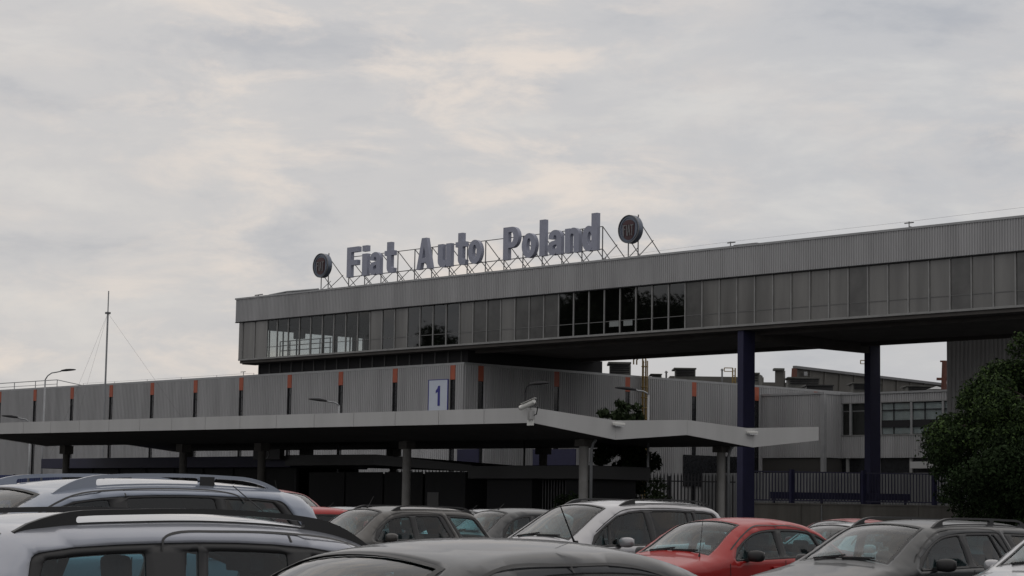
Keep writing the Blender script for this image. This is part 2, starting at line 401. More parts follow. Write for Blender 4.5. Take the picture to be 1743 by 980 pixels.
# columns
for y0 in (Y0+.12, YB-1.0):
    tag(MB(O).box(-66.86, -66.48, y0, y0+.86, 0, ZB-.255).build('column', m_blue, br, bevel=.02), 'tall narrow navy blue column')
# small things on its roof
def tagobj(o, *a, **k): return tag(o, *a, **k)
rp = thing('roof_pipe', (-107, 77.2, ZT), 'thin pipe run lying along the left end of the upper roof', 'pipe')
q = MB((-107, 77.2, ZT)); q.tube([(-106.9, 77.2, ZT+.08), (-106.8, 77.2, ZT+.22)], .03); q.bar((-107.2, 77.2, ZT+.2), (-106.4, 77.2, ZT+.22), .06); q.build('bracket', m_steel, rp)
q = MB((-107, 77.2, ZT)); q.tube([(-105.7, 77.2, ZT+.12), (-103.9, 77.2, ZT+.22), (-100.6, 77.1, ZT+.16)], .06); q.build('pipe', m_galv, rp)
lw = thing('lightning_wire', (-69, 77.2, ZT), 'thin lightning wire held on short posts along the upper roof edge', 'wire')
q = MB((-69, 77.2, ZT)); posts = [(-76.5, .25), (-67.9, .38), (-57.2, .42), (-44, .6)]
for x, h in posts: q.tube([(x, 77.3, ZT), (x, 77.3, ZT+h)], .025, 6)
q.bar((-57.45, 77.3, ZT+.36), (-56.95, 77.3, ZT+.36), .05); q.bar((-57.2, 77.3, ZT+.2), (-56.6, 77.3, ZT+.04), .03); q.bar((-68.1, 77.3, ZT+.33), (-67.6, 77.3, ZT+.33), .05)
q.build('post', m_steel, lw)
q = MB((-69, 77.2, ZT)); q.tube([(x, 77.3, ZT+h) for x, h in posts], .005, 4); q.build('wire', m_steel, lw)
hp = MB((-67, 78, ZT)); hp.box(-69.4, -66.6, 77.6, 79, ZT+.003, ZT+.12).box(-67.9, -66.4, 77.5, 79.1, ZT+.122, ZT+.24)
tag(hp.build('roof_hatch', m_steel, bevel=.02), 'low flat grey hatch on the upper roof above the blue column', 'roof hatch').location = (-67, 78, ZT)

# ---------------------------------------------------------------- rooftop lettering
SY = 76.9; BL = 14.97
def arc(cx, cy, rx, ry, a0, a1, n=12): return [(cx+rx*math.cos(R(a0+(a1-a0)*i/n)), cy+ry*math.sin(R(a0+(a1-a0)*i/n))) for i in range(n+1)]
H1, XH = 1.78, 1.30      # capital and x-height
def L_F(): return [((0,0),(.36,0),(.36,.70),(.92,.70),(.92,1.0),(.36,1.0),(.36,1.47),(1.0,1.47),(1.0,1.78),(0,1.78))], []
def L_A(): return [((0,0),(.37,0),(.46,.36),(.94,.36),(1.03,0),(1.42,0),(.93,1.78),(.48,1.78))], [((.53,.64),(.87,.64),(.70,1.30))]
def L_i(): return [((0,0),(.36,0),(.36,1.30),(0,1.30)), ((0,1.44),(.36,1.44),(.36,1.78),(0,1.78))], []
def L_l(): return [((0,0),(.36,0),(.36,1.95),(0,1.95))], []
def L_t(): return [tuple([(.2,.36)]+arc(.5,.34,.3,.34,180,275,8)+[(.78,.0),(.82,.28)]+arc(.66,.40,.10,.12,270,180,4)+[(.56,1.02),(.80,1.02),(.80,1.30),(.56,1.30),(.56,1.80),(.2,1.80),(.2,1.30),(0,1.30),(0,1.02),(.2,1.02)])], []
def L_o(): return [tuple(arc(.5,.65,.5,.67,0,360,32)[:-1])], [tuple(arc(.5,.65,.155,.39,360,0,20)[:-1])]
def L_P(): return [tuple([(0,0),(.36,0),(.36,.64),(.62,.64)]+arc(.62,1.21,.46,.57,270,450,16)[1:]+[(0,1.78)])], [tuple([(.36,.92),(.36,1.50),(.56,1.50)]+arc(.56,1.21,.16,.29,90,-90,8)[1:])]
def L_u(): return [tuple([(0,1.30),(0,.42)]+arc(.40,.36,.40,.38,180,290,10)+[(.62,.16),(.62,0),(.97,0),(.97,1.30),(.61,1.30),(.61,.48)]+arc(.49,.44,.125,.16,0,-180,8)+[(.36,1.30)])], []
def L_n(): return [tuple([(.97,0),(.97,.88)]+arc(.57,.94,.40,.38,0,110,10)+[(.35,1.14),(.35,1.30),(0,1.30),(0,0),(.36,0),(.36,.82)]+arc(.485,.86,.125,.16,180,0,8)+[(.61,0)])], []
def L_a(): return [tuple([(.60,0),(.96,0),(.94,.2),(.94,.92)]+arc(.50,.92,.44,.40,0,180,12)+[(.05,.86),(.39,.82)]+arc(.50,.90,.11,.14,180,0,6)+[(.61,.80)]+[(.40,.74)]+arc(.36,.36,.36,.38,95,300,12)+[(.58,.12)])], [tuple([(.61,.55),(.50,.53)]+arc(.45,.38,.12,.14,110,290,6)+[(.56,.29),(.61,.38)])]
def L_d(): return [tuple([(.62,0),(.97,0),(.97,1.95),(.61,1.95),(.61,1.20)]+arc(.42,.65,.42,.67,62,306,22)+[(.62,.14)])], [tuple(arc(.485,.65,.13,.36,360,0,16)[:-1])]
LT = dict(F=L_F, i=L_i, a=L_a, t=L_t, A=L_A, u=L_u, o=L_o, P=L_P, l=L_l, n=L_n, d=L_d)
sg = thing('rooftop_lettering', (-90, SY, ZT), 'large grey three word rooftop lettering on a thin steel lattice', 'sign')
O = (-90, SY, ZT)
# x of each letter's left edge and its width on the roof
letters = []
import os
PXX = {593: -97.5}
LPOS = [('F', -97.52, 1.08), ('i', -96.08, .46), ('a', -95.42, 1.02), ('t', -94.02, .86),
        ('A', -91.15, 1.30), ('u', -89.30, 1.12), ('t', -87.80, .86), ('o', -86.75, 1.08),
        ('P', -83.88, 1.22), ('o', -82.40, 1.10), ('l', -81.02, .42), ('a', -80.38, 1.05), ('n', -79.07, 1.04), ('d', -77.80, 1.10)]
for ch, x0, wd in LPOS:
    outs, holes = LT[ch](); mxw = max(p[0] for o_ in outs for p in o_); q = MB(O)
    for o_ in outs:
        hs = [h for h in holes if inpoly(h[0], o_)] or (list(holes) if len(outs) == 1 else [])
        prism(q, list(o_), [list(h) for h in hs], lambda a, b, d: Vector((x0+.2+a/mxw*wd, SY-.26+d, BL+b)), 0, .24)
    o_ = q.build('letter', m_letter, sg)
lf = MB(O)
px_posts = [-97.45+1.507*k for k in range(15)]
lf.bar((-97.4, SY+.02, BL+.06), (-76.35, SY+.02, BL+.06), .045)
lf.bar((-97.2, SY+.02, BL+1.24), (-76.35, SY+.02, BL+1.24), .04)
for x in px_posts: lf.bar((x, SY+.02, ZT), (x, SY+.02, BL+1.24), .045)
lf.build('front_frame', m_steel, sg)
for x in px_posts:
    lf = MB(O)
    lf.bar((x, SY+.02, BL+1.24), (x, SY+2.1, ZT-.02), .035); lf.bar((x, SY+.02, ZT+.04), (x, SY+1.1, ZT+.98), .035)
    lf.bar((x, SY+.02, BL+.08), (x, SY+.75, ZT), .03); lf.build('rear_stay', m_steel, sg)

def emblem(cx, cz, label):
    e = thing('round_emblem', (cx, SY, ZT), label, 'emblem sign', 'round emblems at the ends of the roof lettering')
    O = (cx, SY, ZT); RR = .73; yf = SY-.34
    q = MB(O); prism(q, arc(0, 0, RR, RR, 0, 360, 48)[:-1], [], lambda a, b, d: Vector((cx+a, yf+d, cz+b)), 0, .30); q.build('drum', m_ringm, e)
    q = MB(O); prism(q, arc(0, 0, RR, RR, 0, 360, 48)[:-1], [arc(0, 0, .70, .70, 360, 0, 48)[:-1]], lambda a, b, d: Vector((cx+a, yf-.05+d, cz+b)), 0, .048); q.build('outer_ring', m_steel, e)
    q = MB(O); prism(q, arc(0, 0, .62, .62, 0, 360, 48)[:-1], [arc(0, 0, .555, .575, 360, 0, 48)[:-1]], lambda a, b, d: Vector((cx+a, yf-.03+d, cz+b)), 0, .028); q.build('inner_ring', m_ringm, e)
    sh = [(-.42,.30),(-.40,-.20)]+arc(0,-.16,.40,.40,186,354,10)+[(.42,.30)]+arc(0,.20,.42,.28,20,160,8)
    q = MB(O); prism(q, sh, [], lambda a, b, d: Vector((cx+a, yf-.022+d, cz+b)), 0, .02); q.build('shield', m_maroon, e)
    sh2 = [(-.40,.24),(.40,.24)]+arc(0,.22,.40,.24,10,170,8)
    q = MB(O); prism(q, sh2, [], lambda a, b, d: Vector((cx+a, yf-.028+d, cz+b)), 0, .0055); q.build('shield_top', m_maroon2, e)
    # tall narrow letters F I A T
    q = MB(O); y0, y1 = yf-.06, yf-.024
    def rc(a, b, c, d): q.box(cx+a, cx+b, y0, y1, cz+c, cz+d)
    rc(-.34,-.285,-.34,.22); rc(-.284,-.17,.165,.22); rc(-.284,-.19,-.03,.025)
    rc(-.125,-.07,-.34,.22)
    q.bar((cx-.03, (y0+y1)/2, cz-.34), (cx+.045, (y0+y1)/2, cz+.22), .05, .036, up=(0, 1, 0)); q.bar((cx+.13, (y0+y1)/2+.002, cz-.34), (cx+.055, (y0+y1)/2+.002, cz+.22), .05, .036, up=(0, 1, 0)); rc(.0,.10,-.14,-.095)
    rc(.16,.36,.165,.22); rc(.233,.287,-.34,.164)
    q.build('emblem_letters', m_eletter, e)
    q = MB(O)
    for dx in (-.33, .36):
        q.bar((cx+dx, SY-.02, ZT), (cx+dx, SY-.02, cz+.75), .045)
        q.bar((cx+dx, SY-.02, cz+.5-(.0 if dx > 0 else .9)), (cx+dx, SY+2.0-(.0 if dx > 0 else .9), ZT-.02), .035)
        q.bar((cx+dx, SY-.02, ZT+.04), (cx+dx, SY+1.1-(.0 if dx > 0 else .4), ZT+1.0-(.0 if dx > 0 else .35)), .035)
    q.build('support_frame', m_steel, e)
emblem(-99.72, 15.86, 'dark round emblem on struts at the left end of the lettering')
emblem(-74.12, 15.84, 'dark round emblem on struts at the right end of the lettering')

# ---------------------------------------------------------------- number sign on the hall
ns = thing('number_sign', (-89.2, FY, 6.6), 'pale blue panel with number 1 and dark border on the ribbed wall', 'sign')
O = (-89.2, FY, 6.6); y = FY-.1
MB(O).box(-89.98, -88.40, y, y+.04, 5.9, 8.66).build('panel', m_sign, ns)
MB(O).box(-90.03, -89.98, y-.01, y+.04, 5.9, 8.70).box(-88.40, -88.35, y-.01, y+.04, 5.9, 8.70).box(-89.978, -88.402, y-.01, y+.04, 8.662, 8.70).build('border', m_signb, ns)
d1 = [(.17,0),(.36,0),(.36,1.12),(.20,1.12),(.14,.98),(0,.86),(0,.70),(.17,.79)]
q = MB(O); prism(q, d1, [], lambda a, b, d: Vector((-89.38+a, y-.012+d, 7.22+b)), 0, .0115); q.build('numeral', m_signb, ns)

# ---------------------------------------------------------------- folded canopy
KL, KR = -91.35, -52.4
prof_t = [(49.45, 5.04), (53.56, 4.76), (57.31, 4.93), (61.0, 4.74), (64.93, 4.96)]
prof_b = [(49.45, 4.52), (53.56, 4.08), (57.31, 4.38), (61.0, 4.04), (64.93, 4.43)]
O = (KR, 49.45, 0)
cn = thing('entrance_canopy', O, 'white edged entrance canopy with a zigzag folded roof on columns', 'canopy')
dz = lambda x: (KR-x)*.0042
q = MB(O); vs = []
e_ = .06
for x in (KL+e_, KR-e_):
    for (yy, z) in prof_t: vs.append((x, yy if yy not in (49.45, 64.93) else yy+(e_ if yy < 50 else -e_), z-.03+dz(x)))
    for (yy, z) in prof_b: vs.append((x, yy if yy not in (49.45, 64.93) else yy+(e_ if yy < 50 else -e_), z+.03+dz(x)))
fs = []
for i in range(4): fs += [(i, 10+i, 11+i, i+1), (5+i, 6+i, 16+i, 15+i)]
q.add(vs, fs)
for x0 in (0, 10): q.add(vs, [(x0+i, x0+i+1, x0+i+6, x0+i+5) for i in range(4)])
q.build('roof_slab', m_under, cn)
def fascia(pt, pb, along, name='fascia'):
    q = MB(O)
    if along == 'Y0' or along == 'Y1':
        yy = 49.45 if along == 'Y0' else 64.93; zt, zb = (5.04, 4.52) if along == 'Y0' else (4.96, 4.43); s = 1 if along == 'Y0' else -1
        k = 16
        for i in range(k):
            a = KL+(KR-KL)*i/k+.012; b = KL+(KR-KL)*(i+1)/k-.012
            q.add([(a,yy,zb+dz(a)),(b,yy,zb+dz(b)),(b,yy,zt+dz(b)),(a,yy,zt+dz(a)),(a,yy+s*.055,zb+dz(a)),(b,yy+s*.055,zb+dz(b)),(b,yy+s*.055,zt+dz(b)),(a,yy+s*.055,zt+dz(a))],
                  [(0,1,2,3),(7,6,5,4),(0,4,5,1),(3,2,6,7),(0,3,7,4),(1,5,6,2)])
    else:
        x = KR if along == 'X1' else KL; s = -1 if along == 'X1' else 1
        for (y0, t0), (y1, t1), (_, b0), (_, b1) in zip(prof_t[:-1], prof_t[1:], prof_b[:-1], prof_b[1:]):
            if y0 == 49.45: y0 += .06
            if y1 == 64.93: y1 -= .06
            y0 += .004; y1 -= .004; d = dz(x)
            q.add([(x,y0,b0+d),(x,y1,b1+d),(x,y1,t1+d),(x,y0,t0+d),(x+s*.055,y0,b0+d),(x+s*.055,y1,b1+d),(x+s*.055,y1,t1+d),(x+s*.055,y0,t0+d)],
                  [(0,1,2,3),(7,6,5,4),(0,4,5,1),(3,2,6,7),(0,3,7,4),(1,5,6,2)])
    return q.build('fascia', m_canopy, cn)
for a in ('Y0', 'Y1', 'X0', 'X1'): fascia(0, 0, a)
m_col2 = mat('weathered_column', (.09, .085, .078), .9, var=.3, vscale=2)  # column concrete darkened in its colour to stand for shade under the canopy
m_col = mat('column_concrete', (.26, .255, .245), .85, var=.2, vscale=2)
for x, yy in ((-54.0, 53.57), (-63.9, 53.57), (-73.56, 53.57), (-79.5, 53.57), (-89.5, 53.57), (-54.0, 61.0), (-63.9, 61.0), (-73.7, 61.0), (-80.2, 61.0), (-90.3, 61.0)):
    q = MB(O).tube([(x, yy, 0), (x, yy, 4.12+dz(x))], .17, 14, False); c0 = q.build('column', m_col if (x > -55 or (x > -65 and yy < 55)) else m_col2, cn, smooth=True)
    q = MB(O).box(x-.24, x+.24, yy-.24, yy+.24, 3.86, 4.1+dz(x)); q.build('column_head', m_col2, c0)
    if x > -60: q = MB(O).tube([(x+.28, yy+.1, 0), (x+.28, yy+.1, 3.7), (x+.36, yy+.1, 3.95), (x+.5, yy+.1, 4.1)], .055, 8); q.build('downpipe', m_galv, c0, smooth=True)
# CCTV camera on the canopy corner
cc = thing('security_camera', (KR+.02, 49.4, 4.7), 'white security camera on a bracket at the canopy corner', 'security camera')
O = (KR+.02, 49.4, 4.7); bx, by = KR+.03, 49.36
MB(O).box(bx-.14, bx+.14, by-.03, by+.04, 4.42, 4.80).build('mounting_plate', m_white, cc, bevel=.01)
MB(O).tube([(bx, by-.08, 4.6), (bx, by-.1, 5.02)], .05, 8).box(bx+.1, bx+.22, by-.14, by+.0, 4.62, 4.92).build('bracket', m_conc, cc)
q = MB(O); a = Vector((bx-.38, by-.12, 5.02)); b = Vector((bx+.20, by+.0, 5.24)); q.tube([a, b], .085, 12); q.build('housing', m_white, cc, smooth=False)
q = MB(O); q.tube([a-(b-a)*.04, a-(b-a)*.001], .07, 12); q.build('lens', m_black, cc)
MB(O).bar((bx-.30, by-.12, 5.16), (bx+.24, by, 5.36), .18, .012).build('sun_shield', m_white, cc)
MB(O).tube([(bx+.24, by, 5.2), (bx+.36, by, 5.05), (bx+.3, by, 4.8), (bx+.16, by-.05, 4.75)], .02, 6).build('cable', m_black, cc)
for (yy, z, lab) in ((53.62, 4.62, 'small white lamp box on the canopy edge nearest the camera corner'), (60.85, 4.58, 'small white lamp box on the canopy edge near the blue column')):
    q = MB((KR+.1, yy, z)); q.box(KR+.004, KR+.18, yy-.25, yy+.25, z-.04, z+.06)
    t = thing('fascia_light', (KR+.1, yy, z), lab, 'lamp'); q.build('housing', m_white, t, bevel=.02)
    MB((KR+.1, yy, z)).box(KR+.03, KR+.16, yy-.22, yy+.22, z-.065, z-.042).build('diffuser', m_lamp, t)

# ---------------------------------------------------------------- gatehouse and booth under the canopy
gh = thing('gatehouse', (-85, 56, 0), 'low dark gatehouse with a deep navy roof board under the canopy', 'gatehouse')
O = (-85, 56, 0)
MB(O).box(-96, -74.8, 56, 60.4, 3.24, 3.74).build('roof_board', m_navy, gh, bevel=.02)
MB(O).box(-94.6, -75.2, 56.6, 60.2, 0, 1.1).box(-94.6, -75.2, 60.0, 60.2, 1.1, 3.236).build('wall', m_dark, gh)
for x in np.arange(-94.6, -75, 2.42): MB(O).box(x, x+.14, 56.6, 56.74, 1.101, 3.236).build('window_post', m_dark, gh)
for x in np.arange(-94.6, -77, 2.42): MB(O).box(x+.145, x+2.415, 56.65, 56.67, 1.102, 3.234).build('window', m_dkgl, gh)
gb = thing('security_lodge', (-70, 56, 0), 'black flat roofed security lodge with wide window beside the round pillar', 'lodge')
O = (-70, 56, 0)
MB(O).add([(-74.6,55.6,3.30),(-68.4,55.6,3.30),(-63.2,56.4,3.04),(-63.2,60,3.04),(-74.6,60,3.30),(-74.6,55.6,3.76),(-68.4,55.6,3.74),(-63.2,56.4,3.30),(-63.2,60,3.30),(-74.6,60,3.76)],
          [(4,3,2,1,0),(5,6,7,8,9),(0,1,6,5),(1,2,7,6),(2,3,8,7),(3,4,9,8),(4,0,5,9)]).build('roof', m_black, gb)
MB(O).box(-74.2, -63.7, 56.5, 59.8, 0, 1.1).box(-74.2, -63.7, 59.6, 59.8, 1.1, 3.03).box(-66.2, -63.7, 56.5, 59.59, 1.1, 3.03).build('wall', m_dark, gb)
for x in (-74.1, -71.5, -68.9): MB(O).box(x, x+2.5, 56.55, 56.57, 1.1, 3.03).build('window', m_dkgl, gb)
MB(O).box(-66.0, -65.3, 56.46, 56.495, 1.2, 2.2).build('notice', mat('notice_grey', (.12, .12, .12), .7), gb)
# sign box on it
sb = thing('roof_sign_box', (-75.5, 55.8, 3.6), 'small dark box sign with a round mark above the gatehouse roof', 'sign')
O = (-75.5, 55.8, 3.6)
MB(O).box(-76.6, -74.62, 55.3, 55.58, 3.55, 4.02).build('box', m_black, sb, bevel=.02)
q = MB(O); prism(q, arc(0,0,.2,.2,0,360,24)[:-1], [arc(0,0,.15,.15,360,0,24)[:-1]], lambda a, b, d: Vector((-75.6+a, 55.28+d, 3.79+b)), 0, .018); q.build('round_mark', m_steel, sb)
b2_ = thing('turnstile_booth', (-60, 56, 0), 'black turnstile booth with flat roof next to the palisade under the canopy', 'booth')
O = (-60, 56, 0)
MB(O).box(-63.0, -56.3, 56, 59.5, 2.74, 3.26).build('roof', m_black, b2_, bevel=.02)
MB(O).box(-62.4, -59.8, 56.5, 59.2, 0, 2.738).build('cabin', m_dark, b2_); MB(O).box(-57.9, -56.8, 56.5, 59.2, 0, 2.738).build('pier', m_dark, b2_)
q = MB(O)
for x in np.arange(-59.7, -58, .16): q.tube([(x, 57, 0), (x, 57, 2.73)], .02, 6)
q.build('turnstile_bars', m_steel, b2_)
# blue advert boards behind the canopy
for i, (x0, x1, yy, z0, z1, lab) in enumerate(((-79.6, -78.0, 70.0, 3.4, 4.5, 'small plain blue board behind the canopy left of the turnstile booth'), (-78.3, -75.2, 74.0, 3.6, 4.6, 'wide plain blue board behind the canopy above the turnstile booth'))):
    t = thing('blue_board', ((x0+x1)/2, yy, 0), lab, 'board', 'blue boards behind the canopy'); O = ((x0+x1)/2, yy, 0)
    MB(O).box(x0, x1, yy, yy+.06, z0, z1).build('panel', m_blue, t); MB(O).box(x0+.2, x0+.28, yy+.061, yy+.14, 0, z1).box(x1-.28, x1-.2, yy+.061, yy+.14, 0, z1).build('post', m_dark, t)
# blue container-like fence at far left
q = thing('blue_hoarding', (-112, 71, 0), 'blue ribbed hoarding in front of the hall at the far left', 'hoarding')
corr(MB((-112, 71, 0)), (-135, 71, 0), (-105.7, 71, 0), 0, 3.25, .3, .05, (0, -1, 0)).build('sheeting', mat('hoarding_blue', (.03, .045, .13), .6, var=.2), q)
p = MB((-112, 71, 0))
for x in np.arange(-135, -105.6, 3.25): p.box(x-.05, x+.05, 71.03, 71.13, 0, 3.3)
p.build('post', m_dark, q)

# ---------------------------------------------------------------- lamps, mast
def street_lamp(base, top, head, label, hw=.62, w=.045, arm=None, pm=None):
    pm = pm or m_galv
    t = thing('street_lamp', (base[0], base[1], 0), label, 'street lamp', 'street lamps round the entrance'); O = (base[0], base[1], 0)
    b = Vector(base); tp = Vector(top); h = Vector(head)
    MB(O).tube([b, (tp+b)/2, tp], [w*1.5, w*1.2, w], 10).build('pole', pm, t, smooth=True)
    d = h-tp; d2 = d.normalized()
    pts = [tp, tp+Vector((d.x*.15, d.y*.15, d.z*.45)), tp+Vector((d.x*.4, d.y*.4, d.z*.78)), tp+d*.75+Vector((0, 0, d.z*.14)), h]
    MB(O).tube(pts, w*.75, 8).build('arm', pm, t, smooth=True)
    s = (Vector((d.x, d.y, 0)).normalized()+Vector((0, 0, .10))).normalized(); sd = s.cross(Vector((0, 0, 1))).normalized(); up = sd.cross(s)
    vs = []; rings = [(0, .07, .06), (.12, .10, .08), (.3, .15, .10), (.5, .17, .09), (.72, .14, .06), (.82, .05, .03)]
    for l, ww, hh in rings:
        vs += [h+s*l*hw/.62+sd*ww*math.cos(a)+up*hh*math.sin(a)*(1 if math.sin(a) > 0 else .35) for a in np.linspace(0, 2*PI, 13)[:-1]]
    fs = [(i*12+k, i*12+(k+1) % 12, (i+1)*12+(k+1) % 12, (i+1)*12+k) for i in range(5) for k in range(12)]+[tuple(range(12))[::-1], tuple(range(60, 72))]
    MB(O).add(vs, fs).build('lamp_head', m_dark, t, smooth=True)
def at(px, py, D):
    d = f+r*((px-871.5)/3582.6)-u*((py-490)/3582.6); return Vector((0, 0, 1.62))+d*D
def lamp_px(pxb, top, head, D, label, **k):
    tp = at(*top, D); h = at(*head, D+.0); street_lamp((tp.x, tp.y, 0), tp, h, label, **k)
lamp_px(77, (77, 646), (104, 631.5), 116, 'street lamp rising above the hall roof, left of the thin mast')
lamp_px(577, (577, 690), (556, 683), 95, 'street lamp with drooping dark head in front of the hall slots')
lamp_px(1104, (1104, 672), (1082, 664), 82, 'street lamp beside the yellow cage ladder, on a pale pole', w=.04)
lamp_px(45, (52, 722), (30, 711), 108, 'street lamp half hidden behind the canopy at the far left edge')
lamp_px(915, (894, 668), (901, 655), 84, 'dark street lamp in the shade under the raised block', w=.03, pm=m_dark)
D = 124.5; mb_ = at(181, 712, D); mt = at(185, 495, D)
ma = thing('guyed_mast', (mb_.x, mb_.y, 0), 'thin grey guyed mast standing in front of the hall', 'mast'); O = (mb_.x, mb_.y, 0)
jz = at(183, 533, D).z
bx, by = mt.x, mt.y
MB(O).tube([(bx, by, 0), (bx, by, jz)], .055, 8).build('pole', m_galv, ma)
MB(O).tube([(bx, by, jz), (bx, by, mt.z)], .035, 8).build('top_pole', m_galv, ma)
MB(O).box(bx-.12, bx+.12, by-.12, by+.12, jz-.06, jz+.06).build('collar', m_steel, ma)
q = MB(O)
for a in (at(305, 705, D), at(110, 714, D), at(135, 700, D-4)):
    d = a-Vector((bx, by, jz)); k = -jz/d.z; q.tube([Vector((bx, by, jz)), Vector((bx, by, jz))+d*k], .005, 4)
q.build('guy_wire', m_steel, ma)

# ---------------------------------------------------------------- ladders
def ladder(x, y0, z0, z1, label, s=1., low=None):
    t = thing('cage_ladder', (x, y0, z0), label, 'ladder', 'yellow roof ladders'); O = (x, y0, z0)
    q = MB(O)
    for yy in (y0-.24*s, y0+.24*s):
        q.tube([(x, yy, z0), (x, yy, z1-.1), (x-.1, yy, z1), (x-.6, yy, z1), (x-.75, yy, z1-.12), (x-.75, yy, z1-.4)], .045, 6)
    q.build('rail', m_yellow, t)
    q = MB(O)
    for z in np.arange(z0+.2, z1, .3): q.bar((x, y0-.24*s, z), (x, y0+.24*s, z), .03*s)
    q.build('rung', m_yellow, t)
    q = MB(O)
    for z in np.arange(max(z0, 2.4)+.3, z1-.1, .62):
        pts = [(x+.42*s*math.sin(a), y0-.38*s*math.cos(a), z) for a in np.linspace(-.1, PI+.1, 12)]
        q.tube(pts, .03, 5)
    for a in (.6, PI/2, PI-.6): q.bar((x+.42*s*math.sin(a), y0-.38*s*math.cos(a), max(z0, 2.4)+.3), (x+.42*s*math.sin(a), y0-.38*s*math.cos(a), z1-.2), .03)
    q.build('cage', m_yellow, t)
ladder(-86.85, 91.15, .3, 10.69, 'yellow cage ladder on the ribbed wall right of the palm like tree', .55)

# ---------------------------------------------------------------- annex with windows
XA, YA, YW, ZA = -82.13, 102.23, 103.9, 9.0
an = thing('window_annex', (XA, YW, 0), 'ribbed grey annex with a band of upper windows behind the columns', 'building'); O = (XA, YW, 0)
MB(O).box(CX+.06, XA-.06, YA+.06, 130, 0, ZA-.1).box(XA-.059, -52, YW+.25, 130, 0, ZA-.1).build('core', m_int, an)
q = MB(O); corr(q, (CX+.05, YA, 0), (XA, YA, 0), 5.0, ZA-.1, .172, .045, (0, -1, 0)); q.build('cladding_panel', m_clad, an)
q = MB(O); corr(q, (XA, YA, 0), (XA, YW, 0), 5.0, ZA-.1, .172, .045, (1, 0, 0)); q.build('cladding_panel', m_clad, an)
MB(O).box(XA-.2, XA+.06, YA-.06, YA+.2, 4.0, ZA-.1).build('corner_post', m_cope, an)
MB(O).box(CX+.05, XA+.08, YA-.08, YA+.1, ZA-.1, ZA+.02).box(XA-.1, XA+.08, YA+.102, YW-.1, ZA-.1, ZA+.02).box(XA-.1, -52, YW-.08, YW+.1, ZA-.1, ZA+.02).build('coping', m_cope, an)
q = MB(O); corr(q, (XA, YW, 0), (-52, YW, 0), 5.0, 6.35, .172, .045, (0, -1, 0)); corr(q, (XA, YW, 0), (-52, YW, 0), 8.42, ZA-.1, .172, .045, (0, -1, 0)); q.build('cladding_panel', m_clad, an)
MB(O).box(XA+.02, -52, YW+.05, YW+.25, 5.0, 6.34).box(XA+.02, -52, YW+.05, YW+.25, 8.43, ZA-.1).build('spandrel', m_dark, an)
MB(O).box(XA, -52, YW-.06, YW+.12, 6.352, 6.42).box(XA, -52, YW-.06, YW+.12, 8.36, 8.418).build('window_sill', m_mull, an)
# window bays
bays = [-82.05, -81.35, -79.05+.0, -76.75, -74.45, -72.15, -69.85, -67.55, -65.25, -62.95]
for i, (a, b) in enumerate(zip(bays[:-1], bays[1:])):
    MB(O).box(a-.07, a+.07, YW-.05, YW+.1, 6.422, 8.358).build('mullion', m_cope, an)
    wn = MB(O).box(a+.075, b-.075, YW+.04, YW+.06, 6.43, 8.35).build('window', m_clear, an)
    fr = MB(O)
    fr.box(a+.075, b-.075, YW-.0, YW+.035, 7.86, 7.92)
    if i > 1:
        for t_ in (.42, ): fr.box(a+(b-a)*t_-.03, a+(b-a)*t_+.03, YW, YW+.035, 6.43, 7.858).box(a+(b-a)*t_-.03, a+(b-a)*t_+.03, YW, YW+.035, 7.922, 8.35)
        fr.box(a+.075, b-.075, YW-.002, YW+.036, 6.85, 7.28)
    fr.build('window_frame', m_steel if i < 2 else m_dark, wn)
# pale roller blinds inside
for i, (a, b) in enumerate(zip(bays[1:-1], bays[2:])):
    if i == 0: continue
    MB(O).box(a+.1, b-.1, YW+.07, YW+.09, 6.45, 8.3).build('blind', mat('blind', (.62, .66, .66), .8, var=.2), an)
# ground storey with windows
MB(O).box(CX+.05, -52, YW+.28, YW+.32, 0, 4.99).build('ground_wall', mat('ground_storey', (.09, .09, .088), .8, var=.3), an)
q = MB(O)
for x in np.arange(-86.6, -53, 2.4): q.box(x, x+.2, YW+.1, YW+.27, 0, 4.99)
q.build('ground_pier', m_conc, an)
for x in np.arange(-86.6, -54, 2.4): MB(O).box(x+.202, x+2.398, YW+.2, YW+.22, 4.05, 4.95).build('ground_window', m_slot, an)
pb = MB(O).box(-76.5, -70, YW-.5, YW+.0, 4.35, 4.75).build('white_band', m_canopy, an)

# ---------------------------------------------------------------- tall ribbed block on the right
tb = thing('tall_ribbed_block', (-63.5, 88.5, 0), 'tall windowless ribbed block behind the green tree', 'building'); O = (-63.5, 88.5, 0)
q = MB(O); corr(q, (-63.5, 89, 0), (-34.4, 89, 0), 0, 11.6, .25, .06, (0, -1, 0)); q.build('front_wall', m_clad2, tb)
q = MB(O); corr(q, (-63.5, 101, 0), (-63.5, 89, 0), 0, 11.6, .25, .06, (-1, 0, 0)); q.build('side_wall', m_clad2, tb)
MB(O).box(-63.42, -34.4, 89.08, 101, 0, 11.65).build('core', m_dark, tb)
q = thing('orange_bracket', at(1606, 645, 131), 'rusty orange post with collars beside the tall ribbed block', 'post'); l = Vector(q.location); O = tuple(l)
MB(O).bar(l+Vector((0, 0, -1)), l+Vector((0.1, 0, 1.15)), .24).build('post', m_rust, q)
MB(O).bar(l+Vector((-.3, -.3, .0)), l+Vector((.4, .4, .0)), .16).bar(l+Vector((-.1, -.2, 1.1)), l+Vector((.3, .2, 1.1)), .1).build('collar', m_rust, q)

